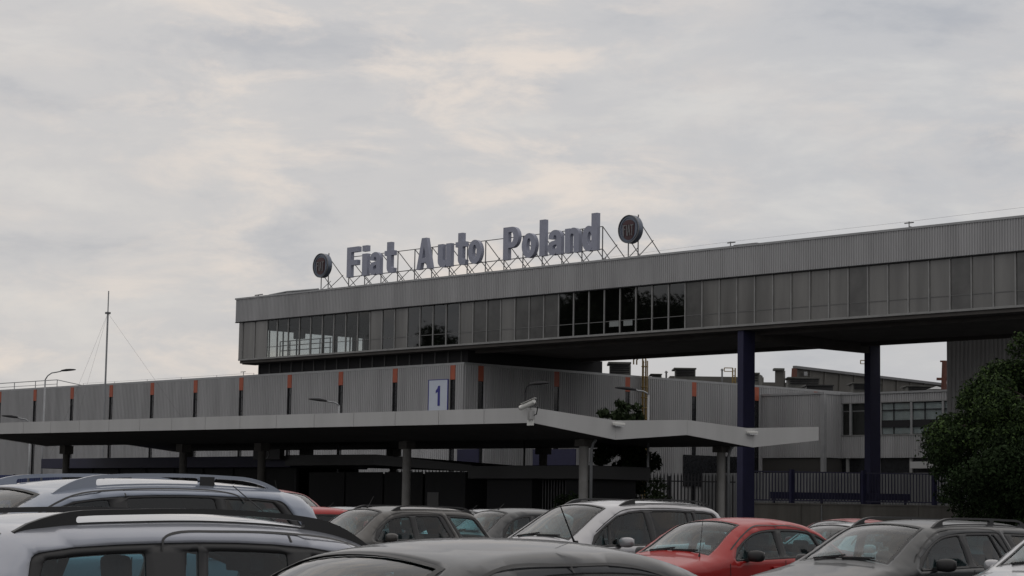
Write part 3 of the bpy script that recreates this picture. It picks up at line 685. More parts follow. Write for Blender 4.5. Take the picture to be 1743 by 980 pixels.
# ---------------------------------------------------------------- roof plant beyond
def boxat(mb, px0, px1, py0, py1, D, dep=3., wy=None):
    a = at(px0, py1, D); b = at(px1, py0, D); d = (b-a); d.z = 0; n = Vector((-d.y, d.x, 0)).normalized()
    if n.dot(Vector((f.x, f.y, 0))) < 0: n = -n
    z0, z1 = a.z, b.z
    vs = [(p.x, p.y, z) for z in (z0, z1) for p in (a, a+d, a+d+n*dep, a+n*dep)]
    return mb.add(vs, [(0,3,2,1),(4,5,6,7),(0,1,5,4),(1,2,6,5),(2,3,7,6),(3,0,4,7)])
def hvac(px0, px1, py0, py1, D, label, m=None, louv=4, lid=True):
    l = at((px0+px1)/2, py1, D); l.z = 9.45
    t = thing('ventilation_unit', tuple(l), label, 'ventilation unit', 'ventilation units on the hall roof'); O = tuple(l)
    mm = m or m_steel
    q = MB(O); boxat(q, px0, px1, py0+(py1-py0)*.12, py1+6, D, 2.2); q.build('casing', mm, t)
    q = MB(O); boxat(q, px0-1.5, px1+1.5, py0, py0+(py1-py0)*.12-.2, D-.1, 2.5); q.build('lid', m_cope if not m else mm, t)
    q = MB(O)
    for i in range(louv):
        yy = py0+(py1-py0)*(.25+.7*i/louv); boxat(q, px0+2, px1-2, yy, yy+(py1-py0)*.06, D-.06, .05)
    q.build('louvre', m_dark, t)
m_unit = mat('unit_grey', (.11, .11, .10), .7, var=.4, vscale=2)
hvac(1037, 1073, 616, 638, 137, 'wide roof ventilation unit just right of the raised block core', m_unit)
hvac(1149, 1184, 626, 642, 142, 'square roof ventilation unit left of the first blue column', m_unit)
hvac(1109, 1126, 636, 643, 140, 'small low roof box between the two larger units', m_unit, 2)
hvac(1282, 1292, 634, 652, 146, 'narrow roof unit hugging the right side of the blue column', m_unit, 3)
hvac(1373, 1418, 655, 669, 139, 'black tarpaulin like box on the annex roof edge', m_black, 0)
hvac(1343, 1395, 642, 656, 150, 'pale weathered box in front of the sloping concrete roof', m_unit, 3)
hvac(1452, 1500, 651, 664, 145, 'broad pale unit behind the second column', m_unit, 4)
hvac(1545, 1585, 656, 668, 140, 'low broad unit right of the second column', m_unit, 3)
t = thing('roof_vent', tuple(at(1597, 668, 134)), 'low pyramid capped roof vent near the tall ribbed block', 'roof vent'); l = Vector(t.location); O = tuple(l)
a, b = at(1582, 662, 134), at(1612, 662, 134); m_ = (a+b)/2; d = b-a; d.z = 0; n = Vector((-d.y, d.x, 0)).normalized()*1.2
ap = m_+n*.5+Vector((0, 0, .22))
MB(O).add([a, b, b+n, a+n, ap], [(0, 1, 4), (1, 2, 4), (2, 3, 4), (3, 0, 4), (3, 2, 1, 0)]).build('cap', m_cope, t)
MB(O).box(m_.x-.4, m_.x+.4, m_.y, m_.y+.8, 8.9, m_.z-.02).build('base', m_dark, t)
# far ridge beyond the hall roof
q = MB(); boxat(q, 1140, 1300, 642, 668, 165, 14); boxat(q, 1255, 1345, 651, 668, 158, 10); o_ = q.build('far_shed_roof', m_oldconc); tag(o_, 'low dark shed roof showing above the ribbed hall', 'building')
# concrete sawtooth
t = thing('concrete_shed', tuple(at(1400, 668, 160)), 'old concrete shed with sloping roofline behind the annex', 'building'); O = tuple(t.location)
a0 = at(1347, 668, 160); a1 = at(1353, 627, 160); b0 = at(1640, 672, 176); b1 = at(1640, 660.5, 176)
c0 = at(1484, 643, 167.5)
a0.z -= 3; b0.z -= 3
bk = Vector((-4, 8, 0))*1.0
vs = [a0, b0, b1, a1, a0+bk, b0+bk, b1+bk, a1+bk]
MB(O).add(vs, [(0,1,2,3),(7,6,5,4),(0,4,5,1),(3,2,6,7),(0,3,7,4),(1,5,6,2)]).build('wall', m_oldconc, t)
MB(O).bar(a1+Vector((0,0,.1))-bk*.02, b1+Vector((0,0,.1))-bk*.02, .3, .2).build('roof_edge', m_steel, t)
MB(O).bar(a0-bk*.015, a1-bk*.015, .35, .25).build('rusty_end', m_rust, t)
q = MB(O)
for i in range(1, 12):
    p0 = a0.lerp(b0, i/12); p1 = a1.lerp(b1, i/12); q.bar(p0-bk*.012, p1-bk*.012, .12, .1)
q.build('rib', m_oldconc, t)
MB(O).bar(at(1368, 636, 160.4), at(1374, 636, 160.4), .3, .3).build('hatch', m_cope, t)
# chimney
t = thing('brick_chimney', tuple(at(1327, 668, 150)), 'short square chimney with a capped top behind the hall roof', 'chimney'); O = tuple(t.location)
q = MB(O); boxat(q, 1319, 1334, 630, 668, 150, .8); q.build('stack', m_oldconc, t); q = MB(O); boxat(q, 1317.5, 1335.5, 626.5, 630, 149.9, .95); q.build('cap', m_unit, t)
# small yellow ladder tops far away
for (x, y0, y1, D_, lab) in ((1479, 613, 660, 152, 'small yellow ladder hook left of the second column'), (1247, 626, 655, 150, 'small yellow ladder hook left of the first blue column')):
    l = at(x, y1, D_); ht = at(x, y0, D_).z-l.z
    t = thing('ladder_hook', tuple(l), lab, 'ladder', 'small ladder hooks on far roofs'); O = tuple(l)
    q = MB(O); e = Vector((r.x, r.y, 0)).normalized()
    for s in (0, .3):
        q.bar(l+e*s*.6, l+e*s*.6+Vector((0, 0, ht)), .07)
    q.bar(l+Vector((0, 0, ht)), l-e*.6+Vector((0, 0, ht)), .06); q.bar(l+Vector((0, 0, ht-.25)), l-e*.6+Vector((0, 0, ht-.25)), .05); q.bar(l-e*.6+Vector((0,0,ht)), l-e*.6+Vector((0,0,ht-.25)), .05)
    q.build('rail', m_yellow, t)
    q = MB(O)
    for z in np.arange(.3, ht-.2, .35): q.bar(l+Vector((0, 0, z)), l+e*.18+Vector((0, 0, z)), .05)
    q.build('rung', m_yellow, t)
for (x, y0, y1, D_, lab) in ((1134, 634, 645, 140, 'thin vent pipe left of the square roof unit'), (1229, 630, 650, 148, 'thin twin vent pipe near the first column'), (1391, 655, 668, 150, 'short vent pipe behind the black roof box')):
    l = at(x, y1+4, D_); h = at(x, y0, D_).z
    t = thing('vent_pipe', tuple(l), lab, 'vent pipe'); MB(tuple(l)).tube([l, (l.x, l.y, h)], .06, 8).build('pipe', m_steel, t); MB(tuple(l)).tube([(l.x, l.y, h), (l.x, l.y, h+.12)], [.13, .05], 8).build('cowl', m_steel, t)
# rail on the hall roof at the left
q = MB()
pts = [(x, FY+1.0) for x in np.arange(-165, -131.5, 3)]
for x, yy in pts: q.tube([(x, yy, TZ), (x, yy, TZ+.6)], .03, 5)
q.tube([(pts[0][0], FY+1, TZ+.6), (pts[-1][0], FY+1, TZ+.6)], .03, 5); q.tube([(pts[-1][0], FY+1, TZ+.6), (-128.6, FY+1, TZ+.1)], .03, 5); q.tube([(pts[0][0], FY+1, TZ+.3), (pts[-1][0], FY+1, TZ+.3)], .02, 5)
tag(q.build('roof_railing', m_galv), 'thin pipe railing on the hall roof at the far left', 'railing')
q = MB()
hp_ = [-127+4*k for k in range(6)]
for x in hp_: q.tube([(x, FY+.1, TZ), (x, FY+.1, TZ+.13)], .015, 4)
q.tube([(-127, FY+.1, TZ+.13), (-107, FY+.1, TZ+.13)], .008, 4); q.bar((-108.4, FY+.1, TZ+.25), (-107.9, FY+.1, TZ+.25), .04); q.tube([(-108.1, FY+.1, TZ), (-108.1, FY+.1, TZ+.25)], .02, 4)
tag(q.build('roof_wire', m_steel), 'thin wire on small studs along the hall coping', 'wire')

# ---------------------------------------------------------------- retaining wall and fences
fa0 = Vector((-68.6, 79.05, 0)); fd = Vector((.664, .748, 0)).normalized(); fn = Vector((fd.y, -fd.x, 0))
def fpt(s, off=0., z=0.): return Vector((fa0.x, fa0.y, z))+fd*s+fn*off
rw = thing('retaining_wall', tuple(fa0), 'low stained concrete wall below the navy railing', 'wall'); O = tuple(fa0)
m_rw = mat('stained_concrete', (.125, .118, .105), .9, var=.35, vscale=1.2, streak=True, bump=.3)
for i in range(6):
    a = fpt(i*2.9+.01); b = fpt((i+1)*2.9-.01)
    MB(O).bar(a+Vector((0, 0, 1.0)), b+Vector((0, 0, 1.0)), .25, 2.0).build('concrete_panel', m_rw, rw)
MB(O).bar(fpt(0, .02, 2.035), fpt(17.4, .02, 2.035), .32, .07).build('coping', m_rw, rw)
MB(O).bar(fpt(3.9, .16, .3), fpt(3.9, .16, 2.0), .05, .04).build('drain_pipe', m_galv, rw)
fe = thing('navy_railing', tuple(fpt(0, 0, 2.07)), 'navy blue bar railing on top of the stained concrete wall', 'railing'); O = tuple(fe.location)
for s in (2.45, 6.0, 9.5, 12.5, 16): MB(O).bar(fpt(s, 0, 2.075), fpt(s, 0, 3.72), .26, .14).build('post', m_blue, fe)
MB(O).bar(fpt(0, .0, 3.6), fpt(17.4, .0, 3.6), .05, .06).bar(fpt(0, .0, 2.2), fpt(17.4, .0, 2.2), .05, .06).build('rail', m_navy, fe)
q = MB(O)
for s in np.arange(.1, 17.3, .155): q.bar(fpt(s, .0, 2.22), fpt(s, .0, 3.60), .05, .03)
tag(q.build('bars', m_navy, fe), kind='stuff')
# blue board low behind railing
bb = thing('blue_barrier', tuple(fpt(3, -1.6, 2)), 'low navy barrier board behind the railing', 'barrier'); O = tuple(bb.location)
MB(O).bar(fpt(1.6, -1.5, 2.45), fpt(8.6, -1.5, 2.45), .08, .34).build('board', m_blue, bb); q = MB(O)
for s in (1.8, 4.2, 6.4, 8.4): q.bar(fpt(s, -1.6, 0), fpt(s, -1.6, 2.6), .1, .1)
q.build('post', m_navy, bb)
# light ribbed apron below the annex, seen through the bars
ap_ = thing('ribbed_apron', (-80, 96, 0), 'pale ribbed low wall seen through the navy railing', 'wall'); O = (-80, 96, 0)
corr(MB(O), (-86.5, 96, 0), (-66.5, 96, 0), 0, 3.9, .22, .06, (0, -1, 0)).build('sheeting', mat('apron_sheet', (.25, .255, .26), .7, var=.2, streak=True), ap_)
MB(O).box(-86.5, -66.5, 96.02, 96.2, 0, 3.92).build('backing', m_dark, ap_)
# palisade left of the column
pa0 = Vector((-80.0, 66.0, 0)); pd = (Vector((-68.9, 78.9, 0))-pa0); PL = pd.length; pd.normalize()
pf = thing('palisade_fence', tuple(pa0), 'tall dark palisade fence with pointed pales behind the canopy', 'fence'); O = tuple(pa0)
pp = lambda s, z: pa0+pd*s+Vector((0, 0, z))
MB(O).bar(pp(0, 3.05), pp(PL, 3.05), .05, .06).bar(pp(0, .8), pp(PL, .8), .05, .06).build('rail', m_dark, pf)
q = MB(O)
pn = Vector((pd.y, -pd.x, 0))
for s in np.arange(.05, PL, .17):
    a = pp(s, .1)+pn*.05; w_ = pd*.035; t_ = pn*.008
    zs = Vector((0, 0, 3.2)); zt_ = Vector((0, 0, 3.38))
    q.add([a-w_, a+w_, a+w_+zs, a+zt_, a-w_+zs, a-w_+t_, a+w_+t_, a+w_+t_+zs, a+t_+zt_, a-w_+t_+zs],
          [(4,3,2,1,0),(5,6,7,8,9),(0,1,6,5),(1,2,7,6),(2,3,8,7),(3,4,9,8),(4,0,5,9)])
tag(q.build('pales', m_dark, pf), kind='stuff')
for s in np.arange(0, PL, 2.75): MB(O).bar(pp(s, 0)-pn*.08, pp(s, 3.3)-pn*.08, .12, .12).build('post', m_dark, pf)

# ---------------------------------------------------------------- vegetation
def leaf_mesh(name, centers, radii, n, size, m, parent, off, squash=1., droop=0.):
    """many small bent leaf faces spread through clumps"""
    cs = np.array(centers); rr = np.array(radii); pr = rr**2; idx = RS.choice(len(cs), n, p=pr/pr.sum())
    d = RS.normal(size=(n, 3)); d /= np.linalg.norm(d, axis=1)[:, None]
    rad = RS.uniform(.40, 1.05, n)**.6*(1+RS.exponential(.09, n))
    p = cs[idx]+d*(rr[idx]*rad)[:, None]*np.array([1, 1, squash])
    nrm = d+RS.normal(size=(n, 3))*.7; nrm /= np.linalg.norm(nrm, axis=1)[:, None]
    t = np.cross(nrm, RS.normal(size=(n, 3))); t /= np.linalg.norm(t, axis=1)[:, None]; b = np.cross(nrm, t)
    t[:, 2] -= droop; s = size*RS.uniform(.6, 1.4, n)[:, None]
    v = np.empty((n, 4, 3)); v[:, 0] = p-t*s; v[:, 1] = p+b*s*.5+nrm*s*.12; v[:, 2] = p+t*s; v[:, 3] = p-b*s*.5+nrm*s*.12
    v = v.reshape(-1, 3)-np.array(off)
    me = bpy.data.meshes.new(name); me.vertices.add(4*n); me.vertices.foreach_set('co', v.ravel())
    me.loops.add(4*n); me.loops.foreach_set('vertex_index', np.arange(4*n, dtype=np.int32))
    me.polygons.add(n); me.polygons.foreach_set('loop_start', np.arange(0, 4*n, 4, dtype=np.int32)); me.polygons.foreach_set('loop_total', np.full(n, 4, dtype=np.int32))
    me.update(); me.validate(); return link(name, me, parent, m)
def big_tree(base, R0, H, z0, nclump, nleaf, size, label, mats, name='tree', trunk=.2):
    t = thing(name, base, label, 'tree'); b = Vector(base); cen = []; rad = []
    zc = (z0+H)/2; hz = (H-z0)/2
    PR = [(.5, .8), (1.0, 1.9), (1.7, 2.9), (2.8, 3.75), (3.8, 3.55), (4.6, 2.95), (5.4, 2.35), (6.05, 1.75), (6.7, .95), (7.1, .3)]
    for i in range(nclump):
        z = RS.uniform(.6, 7.0); rp_ = np.interp(z, [p[0] for p in PR], [p[1] for p in PR])
        if RS.uniform() > (rp_/3.8)**.8: z = RS.uniform(1.4, 4.8); rp_ = np.interp(z, [p[0] for p in PR], [p[1] for p in PR])
        rc_ = RS.uniform(.07, .17)*R0*(.55+.45*rp_/3.8); a = RS.uniform(0, 2*PI); k = max(0, rp_*RS.uniform(.45, 1.02)**.7-rc_*.6)
        p = b+Vector((math.cos(a)*k, math.sin(a)*k, z)); cen.append(tuple(p)); rad.append(rc_)
    q = MB(base); top = b+Vector((.2, .1, zc+hz*.5))
    q.tube([b, b+Vector((.05, 0, H*.2)), b+Vector((-.05, .1, zc)), top], [trunk*1.4, trunk, trunk*.7, trunk*.25], 10); q.build('trunk', m_bark, t, smooth=True)
    q = MB(base)
    for i in range(0, nclump, 3):
        c = Vector(cen[i]); a = b.lerp(top, RS.uniform(.25, .9)); mid = a.lerp(c, .5)+Vector((0, 0, .3)); q.tube([a, mid, c], [trunk*.35, trunk*.2, trunk*.06], 6)
    q.build('limbs', m_bark, t, smooth=True)
    k = int(nleaf*.8)
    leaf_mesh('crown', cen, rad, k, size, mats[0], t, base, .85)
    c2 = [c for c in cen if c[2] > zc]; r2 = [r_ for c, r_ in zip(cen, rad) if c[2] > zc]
    leaf_mesh('young_leaves', c2, [x*1.08 for x in r2], nleaf-k, size*.9, mats[1], t, base, .85)  # paler green leaves on the clumps above mid crown
    return t
tp_ = at(1800, 870, 58); big_tree((tp_.x, tp_.y, 0), 3.9, 6.9, .3, 330, 150000, .055, 'dense dark green broadleaf tree at the right edge of the car park', (m_leaf, m_leafy), 'broadleaf_tree')
tp_ = at(1058, 870, 84)
# dark drooping tree behind the canopy
def droopy(base, H, label):
    t = thing('palm_like_tree', base, label, 'tree'); b = Vector(base)
    MB(base).tube([b, b+Vector((.05, .05, H*.5)), b+Vector((0, 0, H*.9))], [.12, .09, .06], 8).build('trunk', m_bark, t, smooth=True)
    cen = []; rad = []
    for i in range(26):
        a = RS.uniform(0, 2*PI); l = RS.uniform(.15, .95); cen.append((b.x+math.cos(a)*l, b.y+math.sin(a)*l, H*RS.uniform(.84, .98)-l*.55)); rad.append(RS.uniform(.13, .25))
    for i in range(34):
        a = RS.uniform(0, 2*PI); l = RS.uniform(.1, 1.2); cen.append((b.x+math.cos(a)*l, b.y+math.sin(a)*l, RS.uniform(1.2, H*.72))); rad.append(RS.uniform(.25, .45))
    leaf_mesh('crown', cen, rad, 9000, .10, m_leafd, t, base, .8, .5)
# street trees across the road, outside the frame: the office glass mirrors them
proto = None
for i, (x, y, sz) in enumerate(((-172, 5, 1.5), (-181, 2, 1.35), (-165, 9, 1.3), (-147, 4, 1.75), (-139, 8, 1.7), (-153, -1, 1.7), (-132, 6, 1.6))):
    b = (x, y, 0)
    if proto is None:
        t = thing('roadside_tree', b, '', 'tree', 'roadside trees opposite the works'); proto = t
        MB(b).tube([b, (x+.1, y, 4), (x, y+.1, 9)], [.28, .2, .08], 10).build('trunk', m_bark, t, smooth=True)
        cen = []; rad = []
        for k in range(70):
            d = Vector(RS.normal(size=3)).normalized()*RS.uniform(.4, 1)**.5; cen.append((x+d.x*4, y+d.y*4, 9+d.z*4.6)); rad.append(RS.uniform(.5, 1.2))
        leaf_mesh('crown', cen, rad, 16000, .17, m_leaf, t, b)
    else:
        t = proto.copy(); C.objects.link(t); t.location = b
        for ch in proto.children: c = ch.copy(); C.objects.link(c); c.parent = t
    t.scale = (sz, sz, sz); t.rotation_euler[2] = i*1.3
    t['label'] = 'broad roadside tree opposite the works, outside the picture'
droopy((tp_.x, tp_.y, 0), 6.15, 'dark drooping tree behind the canopy left of the yellow ladder')
def bush(px, py, D, rr, h, label):
    p = at(px, py, D); b = (p.x, p.y, 0); t = thing('bush', b, label, 'bush')
    q = MB(b)
    for i in range(6): a = i*PI/3; q.tube([b, (b[0]+math.cos(a)*rr*.5, b[1]+math.sin(a)*rr*.5, h*.7)], [.03, .01], 5)
    q.build('stems', m_bark, t)
    cen = [(b[0]+RS.uniform(-rr, rr)*.6, b[1]+RS.uniform(-rr, rr)*.6, RS.uniform(.3, h)) for i in range(14)]
    leaf_mesh('foliage', cen, [rr*.38]*14, 3500, .07, m_leafd, t, b)
bush(1115, 868, 80, 1.0, 2.9, 'dark bush under the canopy right of the drooping tree')
bush(985, 868, 78, .9, 1.9, 'small dark bush behind the double column')

# ---------------------------------------------------------------- cars
def crom(pts, n=8):
    P_ = [Vector(p) for p in pts]; out = []
    for i in range(len(P_)-1):
        p0 = P_[max(i-1, 0)]; p1 = P_[i]; p2 = P_[i+1]; p3 = P_[min(i+2, len(P_)-1)]
        t0 = 0; t1 = max((p1-p0).length, 1e-4)**.5; t2 = t1+(p2-p1).length**.5; t3 = t2+max((p3-p2).length, 1e-4)**.5
        for k in range(n):
            t = t1+(t2-t1)*k/n
            A1 = p0*((t1-t)/(t1-t0))+p1*((t-t0)/(t1-t0)); A2 = p1*((t2-t)/(t2-t1))+p2*((t-t1)/(t2-t1)); A3 = p2*((t3-t)/(t3-t2))+p3*((t-t2)/(t3-t2))
            B1 = A1*((t2-t)/(t2-t0))+A2*((t-t0)/(t2-t0)); B2 = A2*((t3-t)/(t3-t1))+A3*((t-t1)/(t3-t1))
            out.append(B1*((t2-t)/(t2-t1))+B2*((t-t1)/(t2-t1)))
    out.append(P_[-1]); return [tuple(p) for p in out]
def rnd(poly, rad=.04):
    out = []; n = len(poly)
    for i in range(n):
        a = Vector(poly[i-1]); b = Vector(poly[i]); c = Vector(poly[(i+1) % n]); u1 = (a-b); u2 = (c-b)
        if u1.length < 1e-5 or u2.length < 1e-5: continue
        ang = u1.angle(u2)
        if ang > R(150): out.append(tuple(b)); continue
        k = min(rad, u1.length*.45, u2.length*.45); p = b+u1.normalized()*k; q = b+u2.normalized()*k
        for t in (0, .33, .67, 1): out.append(tuple(p*(1-t)**2+b*2*t*(1-t)+q*t*t))
    res = []
    for p in out:
        if not res or (Vector(p)-Vector(res[-1])).length > .004: res.append(p)
    return res
class Car:
    def __init__(s, sp):
        s.sp = sp; s.L = sp['L']; s.W = sp['W']; s.out = crom(sp['out'], 7); s.oa = np.array(s.out)
        s.tum = sp.get('tum', .36); s.rr = sp.get('round', .12)
    def belt(s, x): b = s.sp['belt']; return float(np.interp(x, [p[0] for p in b], [p[1] for p in b]))
    def oz(s, x):
        A = s.oa; best = -1
        for i in range(len(A)-1):
            x0, x1 = A[i, 0], A[i+1, 0]
            if min(x0, x1) <= x <= max(x0, x1) and x0 != x1: best = max(best, A[i, 1]+(A[i+1, 1]-A[i, 1])*(x-x0)/(x1-x0))
        return best
    def y(s, x, z):
        h = s.L/2; e = abs((x-h)/h); w_ = s.W/2*(1-.015*e**2-.10*e**6)
        b = s.belt(min(max(x, 0), s.L))
        if z > b: w_ -= (z-b)*s.tum+0.018*min(1, (z-b)/.06)
        else: w_ -= .09*((b-z)/(b-.2))**2.2*1.0 if z > .2 else .09
        A = s.oa[:-1]; B = s.oa[1:]; g = np.array([x, z]); t = np.clip(((g-A)*(B-A)).sum(1)/np.maximum(((B-A)**2).sum(1), 1e-9), 0, 1)
        d = float(np.min(np.linalg.norm(A+(B-A)*t[:, None]-g, axis=1)))
        if d < s.rr: w_ -= s.rr*(1-math.sqrt(max(0, 1-((s.rr-d)/s.rr)**2)))*.8
        return w_
    def pane(s, lb, lt, rb, rt, off=.10, bo=.03, n=10):
        bot = [(lb+(rb-lb)*i/n, s.belt(lb+(rb-lb)*i/n)+bo) for i in range(n+1)]
        top = []
        for i in range(n+1):
            x = lt+(rt-lt)*i/n; top.append((x, max(s.oz(x)-off, s.belt(x)+bo+.02)))
        return bot+top[::-1]
def surf(car, v2, tris, side, off=0.):
    vs = []
    for x, z in v2:
        yy = car.y(x, z)+off; vs.append((side*yy, x-car.L/2, z))
    # side +1 : normal +x. 2D (x=length->y, z) ccw gives cross = +x
    fs = tris if side > 0 else [t[::-1] for t in tris]
    return vs, fs
def seam(mb, car, pts, side, wd=.012, off=.002):
    if len(pts) > 3: pts = crom(pts, 5)
    for a, b in zip(pts[:-1], pts[1:]):
        a = Vector(a); b = Vector(b); k = max(1, int((b-a).length/.08)); n = Vector((-(b-a).y, (b-a).x)).normalized()*wd/2
        for i in range(k):
            p = a.lerp(b, i/k); q = a.lerp(b, (i+1)/k); vs = [(p-n), (q-n), (q+n), (p+n)]
            mb.add([(side*(car.y(*c)+off), c[0]-car.L/2, c[1]) for c in vs], [(0, 1, 2, 3)])
def build_car(sp, loc, rz, label, cat='car', paint=None, group='cars parked in the factory car park', name='parked_car', glass=None, full=True):
    car = Car(sp); L = car.L; h = L/2; paint = paint or P_SILV; gm = glass or m_cargl
    root = thing(name, (loc[0], loc[1], 0), label, cat, group, rz)
    out = car.out; wr = .31; xa, xb = sp['axles']; ar = .37
    side = list(out)
    def archp(cx): return arc(cx, .30, ar, ar, 0, 180, 14)
    zb = .20
    low = [(xb+ar, zb)]+[p for p in archp(xb) if p[1] > zb]+[(xb-ar, zb), (xa+ar, zb)]+[p for p in archp(xa) if p[1] > zb]+[(xa-ar, zb)]
    frames = [rnd(car.pane(*fr, off=sp.get('foff', .085), bo=.005), .05) for fr in sp['frames']]
    panes = [rnd(car.pane(*pn, off=sp.get('poff', .118), bo=.035), .035) for pn in sp['panes']]
    poly = side+low
    # body shell: sides with window openings
    v2, tris = cdt(poly, frames, .062 if full else .1)
    q = MB()
    for sd in (1, -1): q.add(*surf(car, v2, tris, sd))
    # top surface
    oa = car.oa; n = len(oa)
    tg = np.gradient(oa, axis=0); tg /= np.linalg.norm(tg, axis=1)[:, None]; nr = np.stack([-tg[:, 1], tg[:, 0]], 1)
    vv = sorted(set([-1, 1]+[round(a, 3) for a in np.linspace(-.9, .9, 13)]+[-.86, .86]))
    def cr(i):
        x, z = oa[i]; bt = car.belt(min(max(x, 0), L))
        k = sp.get('crown', .055)
        if z < .75: return .10
        return k+ (.05 if (nr[i][0] < -.35 and z > bt) else 0)+(.02 if nr[i][0] > .5 and z > bt else 0)
    crs = np.array([cr(i) for i in range(n)]); crs = np.convolve(np.pad(crs, 3, 'edge'), np.ones(7)/7, 'valid')
    ey = np.array([car.y(*oa[i]) for i in range(n)])
    def tp(i, v, off=0.):
        if isinstance(i, float):
            a = int(i); b = min(a+1, n-1); t = i-a
            p = np.array(tp(a, v, off)); q_ = np.array(tp(b, v, off)); return tuple(p*(1-t)+q_*t)
        c = crs[i]*(1-abs(v)**2.2)+off; return (v*ey[i], oa[i, 0]+nr[i, 0]*c-h, oa[i, 1]+nr[i, 1]*c)
    def idx(x, top=True):
        # fractional index on the outline whose x is closest, upper branch
        c = [(abs(oa[i, 0]-x), i) for i in range(n) if oa[i, 1] > .6]; return min(c)[1]
    iw0, iw1, ir0, ir1 = [idx(x) for x in sp['screens']]
    VG = .86
    rear_glass = sp.get('rear_glass', True)
    grid = [[tp(i, v) for v in vv] for i in range(n)]
    vs = [p for row in grid for p in row]; m_ = len(vv); fs = []
    for i in range(n-1):
        for j in range(m_-1):
            inw = iw0 <= i < iw1 and -VG-.001 <= vv[j] and vv[j+1] <= VG+.001
            inr = rear_glass and ir0 <= i < ir1 and -VG-.001 <= vv[j] and vv[j+1] <= VG+.001
            if not (inw or inr): fs.append((i*m_+j, i*m_+j+1, (i+1)*m_+j+1, (i+1)*m_+j))
    q.add(vs, [t[::-1] for t in fs])
    body = q.build('body', paint, root, smooth=True)
    bm = bmesh.new(); bm.from_mesh(body.data); bmesh.ops.remove_doubles(bm, verts=bm.verts, dist=.0015); bmesh.ops.recalc_face_normals(bm, faces=bm.faces)
    up = [fc for fc in bm.faces if fc.calc_center_median().z > car.belt(h)+.2 and abs(fc.normal.z) > .8]
    if up and sum(fc.normal.z for fc in up) < 0: bmesh.ops.reverse_faces(bm, faces=bm.faces)
    bm.to_mesh(body.data); bm.free()
    body.data.polygons.foreach_set('use_smooth', [True]*len(body.data.polygons))
    body.data.materials.append(m_inner)
    so_ = body.modifiers.new('thick', 'SOLIDIFY'); so_.thickness = .02; so_.offset = -1; so_.material_offset = 1; so_.material_offset_rim = 1
    # frames and panes
    for fi, fr in enumerate(frames):
        hs = [p for p in panes if inpoly((sum(c[0] for c in p)/len(p), sum(c[1] for c in p)/len(p)), fr)]
        v2, tris = cdt(fr, hs, .05); fm = m_black if sp.get('black', [1]*9)[fi] else paint
        for sd in (1, -1):
            mb = MB(); mb.add(*surf(car, v2, tris, sd, -.003)); o = mb.build('window_surround', fm, root, smooth=True)
            s2 = o.modifiers.new('thick', 'SOLIDIFY'); s2.thickness = .03; s2.offset = -1
    for pi_, pn in enumerate(panes):
        v2, tris = cdt(pn, (), .14)
        for sd in (1, -1):
            mb = MB(); mb.add(*surf(car, v2, tris, sd, -.012)); mb.build('side_window', m_cargd if pi_ in sp.get('dark', ()) else gm, root, smooth=True)
    def screen(i0, i1, nm):
        vg = [v for v in vv if -VG-.001 <= v <= VG+.001]; k = len(vg)
        vs = [tp(i, v, -.008) for i in range(i0, i1+1) for v in vg]
        fs = [(a*k+b, (a+1)*k+b, (a+1)*k+b+1, a*k+b+1) for a in range(i1-i0) for b in range(k-1)]
        o = MB().add(vs, fs).build(nm, gm, root, smooth=True)
        # black border
        rows = list(range(i0, i1+1)); vs = []; fs = []
        B = []
        for i in rows: B.append((i, -VG))
        for v in vg[1:-1]: B.append((i1, v))
        for i in rows[::-1]: B.append((i, VG))
        for v in vg[1:-1][::-1]: B.append((i0, v))
        for (i, v) in B:
            vi = max(-VG+.05, min(VG-.05, v)); ii = min(max(i, i0+.9), i1-.6)
            vs += [tp(i, v, .0015), tp(float(ii), vi, .0015)]
        nb = len(B)
        fs = [(2*a, 2*((a+1) % nb), 2*((a+1) % nb)+1, 2*a+1) for a in range(nb)]
        MB().add(vs, fs).build('screen_border', m_black, o)
    screen(iw0, iw1, 'windscreen')
    if rear_glass: screen(ir0, ir1, 'rear_screen')
    # seams
    for sd in (1, -1):
        for ln in sp['seams']: mb = MB(); seam(mb, car, ln, sd); mb.build('door_seam', m_black, root)
    # lamps, bumpers, plates, handles
    def patch(x0, x1, z0, z1, m, nm):
        for sd in (1, -1):
            P_ = rnd([(x0, z0), (x1, z0), (x1, z1), (x0, z1)], .03); v2, tris = cdt(P_, (), .08); mb = MB(); mb.add(*surf(car, v2, tris, sd, .006)); mb.build(nm, m, root, smooth=True)
    patch(.10, .48, .60, .72, m_lamp, 'headlight')
    zt = sp.get('tail_z', (.75, 1.0)); patch(L-.24, L-.09, zt[0], zt[1], m_tail, 'tail_light')
    for hx in sp['handles']:
        for sd in (1, -1):
            z = car.belt(hx)-.10; yy = car.y(hx, z); mb = MB(); mb.box(sd*yy, sd*(yy+.035), hx-h-.09, hx-h+.09, z-.015, z+.015); mb.build('door_handle', sp.get('hmat', paint), root, bevel=.008)
    MB().box(-.78*car.W/2, .78*car.W/2, -h+.15, h-.15, .17, .24).box(-.62*car.W/2, .62*car.W/2, -h+.3, h-.3, .24, .55).build('floor_pan', m_inner, root)
    # grille
    q = MB()
    gi = [i for i in range(n) if oa[i, 0] < .12 and .50 < oa[i, 1] < .70][:6]
    if len(gi) > 1:
        vs = [tp(i, v, .004) for i in gi for v in (-.5, -.25, 0, .25, .5)]; q.add(vs, [(a*5+b, a*5+b+1, (a+1)*5+b+1, (a+1)*5+b) for a in range(len(gi)-1) for b in range(4)]); q.build('grille', m_black, root)
    # mirrors
    mxp = sp['mirror']
